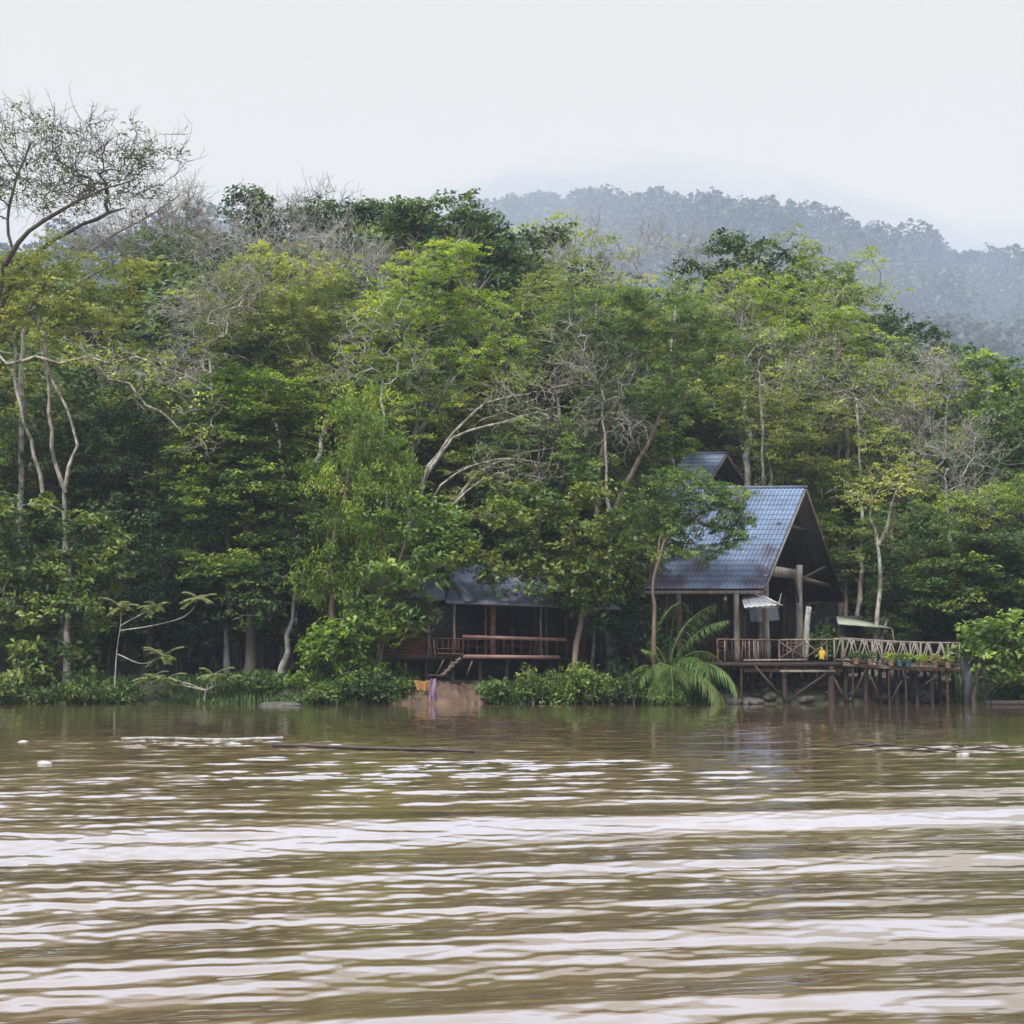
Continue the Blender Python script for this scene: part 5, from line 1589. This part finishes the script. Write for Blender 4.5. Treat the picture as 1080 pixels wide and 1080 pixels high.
def compound_plant(name, label, base, stems, seed, leafm="leaf_yellowing", L=1.0, leaf=.17):
    """small tree with long pinnate leaves"""
    rg = np.random.default_rng(seed)
    root = empty(name, base, label, "sapling")
    mb = MB(); V_ = []; nd = []; tint = []
    for s in stems:
        pts = catmull([np.array(q) for q in s], .2)
        mb.tube(pts, np.linspace(.034, .012, len(pts)), 6, cap=False)
    tips = [np.array(s[-1]) for s in stems]
    cl = []; axs = []
    for tp_ in tips:
        for k in range(8):
            az = rg.uniform(0, 6.28); e = rg.uniform(-.1, .8); q = tp_.copy(); Lr = L * rg.uniform(.7, 1.2)
            d = np.array([math.cos(az), math.sin(az) * .6, e])
            pp = [q.copy()]
            for j in range(12):
                q = q + d * Lr / 12; d[2] -= .07; pp.append(q.copy())
                sdv = np.cross(d, [0, 0, 1]); sdv /= np.linalg.norm(sdv)
                for sg in (-1, 1):
                    cl.append(q + sdv * sg * leaf * .5 + np.array([0, 0, -.03])); axs.append(sdv * sg + d * .3)
            mb.tube(np.array(pp), np.linspace(.014, .006, 13), 3, cap=False)
    me = mesh_np("stem", np.vstack(mb.V), np.vstack(mb.Q), None, "bark_grey", smooth=True); link("trunk", me, root)
    cl = np.array(cl); ax = np.array(axs); ax[:, 2] -= .25; ax /= np.linalg.norm(ax, axis=1)[:, None]
    n_ = len(cl); nr = np.array([0, 0, 1]) + rg.normal(size=(n_, 3)) * .3; nr -= ax * (nr * ax).sum(1)[:, None]; nr /= np.linalg.norm(nr, axis=1)[:, None]
    sdv = np.cross(nr, ax)
    a = cl - ax * leaf * .5; c = cl + ax * leaf * .5; b_ = cl + sdv * leaf * .24 + nr * .01; d = cl - sdv * leaf * .24 + nr * .01
    link("crown", mesh_np("crown", np.stack([a, b_, c, d], 1).reshape(-1, 3), np.arange(n_ * 4).reshape(-1, 4), None, leafm, np.clip(rg.normal(.4, .2, n_), 0, 1)), root)
    return root


bx = PXX(121, 63.6); gzp = float(ground_z(bx, 63.6))
b0 = np.array([bx, 63.6, gzp])
rel = lambda px, py, Y=63.6: tuple(P(px, py, Y) - b0)
compound_plant("yellowing_sapling", "thin pale sapling with yellowing pinnate leaves on the left bank", b0,
               [[(0, 0, -.1), rel(123, 690), rel(127, 660), rel(128, 640)], [rel(127, 660), rel(145, 650), rel(165, 640)], [rel(127, 665), rel(160, 660), rel(195, 650), rel(210, 632)], [rel(124, 690), rel(150, 700), rel(172, 692)]], 5, "leaf_yellowing", .85, .20)
bx = PXX(215, 63.3); b0 = np.array([bx, 63.3, float(ground_z(bx, 63.3))])
compound_plant("yellowing_sapling", "low yellowing sapling trailing its leaves near the water on the left bank", b0,
               [[(0, 0, -.1), rel(218, 725, 63.3), rel(225, 712, 63.3)], [rel(217, 728, 63.3), rel(195, 720, 63.3), rel(175, 716, 63.3)], [rel(217, 728, 63.3), rel(240, 716, 63.3)], [rel(217, 728, 63.3), rel(160, 716, 63.3)]], 6, "leaf_yellowing", .7, .17)


def bush(name, label, px, Y, w, h, leafm, seed, kind='dense', mean=.5, dens=2.2, ls=.8, group=None, cat="shrub", drop=0.0):
    x = PXX(px, Y); gz_ = max(0.0, float(ground_z(x, Y)))
    base = np.array([x, Y, gz_ - .05])
    rgb = np.random.default_rng(seed)
    bl = [(rgb.uniform(-.45, .45) * w, rgb.uniform(-.2, .2) * w, h * rgb.uniform(.35, .7) - drop, w * rgb.uniform(.28, .42), w * rgb.uniform(.25, .4), h * rgb.uniform(.3, .42)) for _ in range(5)]
    return make_tree(name, label, cat, base, [[(0, 0, 0), (.03, .02, h * .25), (0, 0, h * .5)]], bl, kind, leafm, rt=.035, tip=.006, seed=seed, mean=mean, dens=dens, scale_leaf=ls, group=group, under=1.0, crown_drop=h)


bush("bank_shrub", "shrub on the bank just left of the mud patch", 425, 63.3, 1.3, 1.0, "leaf_deep", 701, mean=.55)
bush("bank_shrub", "rounded green shrub immediately right of the mud patch", 534, 62.7, 1.2, 1.3, "leaf_mid", 702, mean=.3)
bush("bank_shrub", "shrub below the right half of the restaurant railing", 565, 63.0, 1.0, 1.0, "leaf_deep", 703, mean=.5)
bush("bank_shrub", "leafy bush on the bank right of the pink railing end", 612, 62.9, 1.6, 1.5, "leaf_mid", 704, mean=.5)
bush("bank_shrub", "leafy bush on the bank between the restaurant and the palm", 645, 62.9, 1.1, .8, "leaf_deep", 705, mean=.4)
bush("bank_shrub", "low bush in front of the palm trunk", 697, 62.0, 1.1, .8, "leaf_mid", 716, mean=.35)
bush("bank_shrub", "dark bush beside the foot of the palm", 675, 62.5, 1.2, 1.5, "leaf_deep", 706, mean=.4)
bush("bank_shrub", "low bush at the water below the slender left trunks", 285, 63.4, 1.3, .55, "leaf_deep", 707, mean=.5)
bush("bank_shrub", "low bush at the foot of the drooping tree", 335, 63.0, 1.5, .9, "leaf_deep", 708, mean=.6)
bush("bank_shrub", "low bush at the foot of the leaning bright shrub", 385, 62.9, 1.7, 1.2, "leaf_deep", 709, mean=.3)
bush("bank_shrub", "leafy bush at the waterline in the far left corner", 25, 63.0, 2.2, 1.1, "leaf_deep", 710, mean=.5)
bush("bank_shrub", "bush hanging to the water under the mid green left tree", 85, 63.0, 1.5, 1.0, "leaf_deep", 711, mean=.5)
bush("bank_shrub", "short dark bush under the yellowing sapling", 140, 63.5, 1.4, .8, "leaf_deep", 712, mean=.4)
bush("bank_shrub", "dark bush on the bank right of the footbridge end", 1075, 63.6, 2.0, 1.3, "leaf_deep", 713, mean=.4)
bush("terrace_shrub", "small dark leafy tree on the terrace beside the white leaning post", 868, 66.5, 1.6, 2.6, "leaf_deep", 714, mean=.35, dens=1.6)

# tall weeds: blades, one mass
def weeds(name, x0, x1, y0, y1, n, h, leafm, seed, wdt=.03):
    rg = np.random.default_rng(seed)
    x = rg.uniform(x0, x1, n); y = rg.uniform(y0, y1, n)
    z = np.maximum(ground_z(x, y), -.05)
    keep = ground_z(x, y) > -.25
    x, y, z = x[keep], y[keep], z[keep]; n = len(x)
    hh = h * rg.uniform(.45, 1.15, n) * (0.75 + 0.35 * np.sin(x * 1.7) * np.sin(x * .6 + 1))
    a = rg.uniform(0, 6.28, n); lean = rg.uniform(.1, .55, n)
    dx, dy = np.cos(a) * lean, np.sin(a) * lean
    b = np.stack([x, y, z - .05], -1); m = b + np.stack([dx * hh * .35, dy * hh * .35, hh * .65], -1); t = b + np.stack([dx * hh, dy * hh, hh * (1 - lean * .4)], -1)
    w = np.stack([-np.sin(a), np.cos(a), np.zeros(n)], -1) * (wdt * rg.uniform(.6, 1.3, n))[:, None]
    V = np.stack([b - w * .6, b + w * .6, m + w, m - w, t], 1).reshape(-1, 3)
    i = np.arange(n)[:, None] * 5
    Q = i + np.array([0, 1, 2, 3]); T = i + np.array([3, 2, 4])
    ti = np.clip(rg.normal(.45, .2, n), 0, 1)
    return tag(link(name, mesh_np(name, V, Q, T, leafm, np.concatenate([ti, ti]))), kind="stuff")


weeds("bank_grass", PXX(170, 63), PXX(440, 63), 62.3, 65.2, 5200, .55, "leaf_grass", 1, .03)
weeds("bank_grass", PXX(-100, 63), PXX(170, 63), 62.4, 65.0, 3500, .4, "leaf_grass", 2, .03)
weeds("bank_grass", PXX(520, 63), PXX(700, 63), 62.2, 64.4, 4200, .7, "leaf_grass", 3, .035)
weeds("bank_grass", PXX(700, 63), PXX(800, 63), 62.6, 65.4, 2600, .3, "leaf_grass", 4, .03)
weeds("bank_grass", PXX(800, 63), PXX(1000, 63), 63.6, 67.0, 4200, .35, "leaf_deep", 6, .03)
weeds("bank_grass", PXX(1000, 63), PXX(1150, 63), 62.6, 65.4, 2600, .35, "leaf_grass", 5, .03)

# tall leafy weeds with stems (countable)
def tall_weed(label, px, Y, h, seed, leafm="leaf_mid"):
    rg = np.random.default_rng(seed)
    x = PXX(px, Y); base = np.array([x, Y, max(0, float(ground_z(x, Y)))])
    root = empty("tall_weed", base, label, "weed", "tall leafy weeds on the central bank")
    mb = MB(); cl = []; 
    for s in range(4):
        a = rg.uniform(0, 6.28); e = np.array([math.cos(a) * .25, math.sin(a) * .25, h * rg.uniform(.7, 1.05)])
        mb.tube([(0, 0, -.05), e * .5 + rg.normal(size=3) * .02, e], [.018, .014, .008], 4, cap=False)
        for j in range(26):
            t = rg.uniform(.25, 1.02); cl.append(e * t + rg.normal(size=3) * np.array([.1, .1, .03]))
    cl = np.array(cl)
    link("stem", mesh_np("stem", np.vstack(mb.V), np.vstack(mb.Q), None, "bark_pale"), root)
    V, Q, t = leaves(rg, cl, cl * 0, .20, .085, .9, .35, .4, np.clip(rg.normal(.55, .2, len(cl)), 0, 1))
    link("foliage", mesh_np("foliage", V, Q, None, leafm, t), root)


rgw = np.random.default_rng(21)
for k, px in enumerate(np.arange(548, 672, 7.5)):
    tall_weed("tall leafy green weed on the bank between the mud patch and the palm", px + rgw.uniform(-3, 3), rgw.uniform(62.3, 63.2), rgw.uniform(.8, 1.5), 900 + k)

# flower pots along the bridge edge
for k, (px, mm, lab) in enumerate(((903, "leaf_grass", "grey green pot plant nearest the terrace on the footbridge edge"), (918, "leaf_grass", "grey green pot plant second from the terrace on the footbridge edge"), (940, "leaf_lime", "yellow green pot plant on the footbridge left of the blue pots"), (949, "leaf_grass", "pot plant in a blue pot on the footbridge edge"), (957, "leaf_bright", "small pot plant in a blue pot right of the first blue pot"), (972, "leaf_lime", "broad yellow green pot plant right of the blue pots"), (986, "leaf_yellowing", "pot plant with pinkish flowers on the footbridge"), (1000, "leaf_olive", "last pot plant at the far end of the footbridge"))):
    Y = 62.15; x = PXX(px, Y); z = 1.6 - .04 - .19 * (x - PXX(889, 62.4)) / 4.5
    root = empty("pot_plant", (x, Y, z - .02), lab, "pot plant", "pot plants along the footbridge")
    mb = MB(); V_ = []
    mb.tube([(0, 0, 0), (0, 0, .02), (0, 0, .2), (0, 0, .24), (0, 0, .24), (0, 0, .2)], [.085, .09, .13, .14, .12, .11], 12)
    mb.build("pot", "blue_plastic" if px in (949, 957) else "terracotta", root, smooth=False)
    rgp = np.random.default_rng(k)
    n_ = 130; d = rgp.normal(size=(n_, 3)); d /= np.linalg.norm(d, axis=1)[:, None]; d *= rgp.random((n_, 1)) ** .4
    cl = d * np.array([.30, .22, .2]) + np.array([0, 0, .34])
    V, Q, t = leaves(rgp, cl, d, .14, .06, .8, .3, .5, np.clip(rgp.normal(.5, .2, n_), 0, 1))
    link("foliage", mesh_np("foliage", V, Q, None, mm, t), root)
    if px == 986:
        V, Q, t = leaves(rgp, cl[:40] * 1.1, d[:40], .09, .07, .8, .1, .5)
        link("flowers", mesh_np("flowers", V, Q, None, "pink_flower"), root)
print("all", _t.time() - _t0)
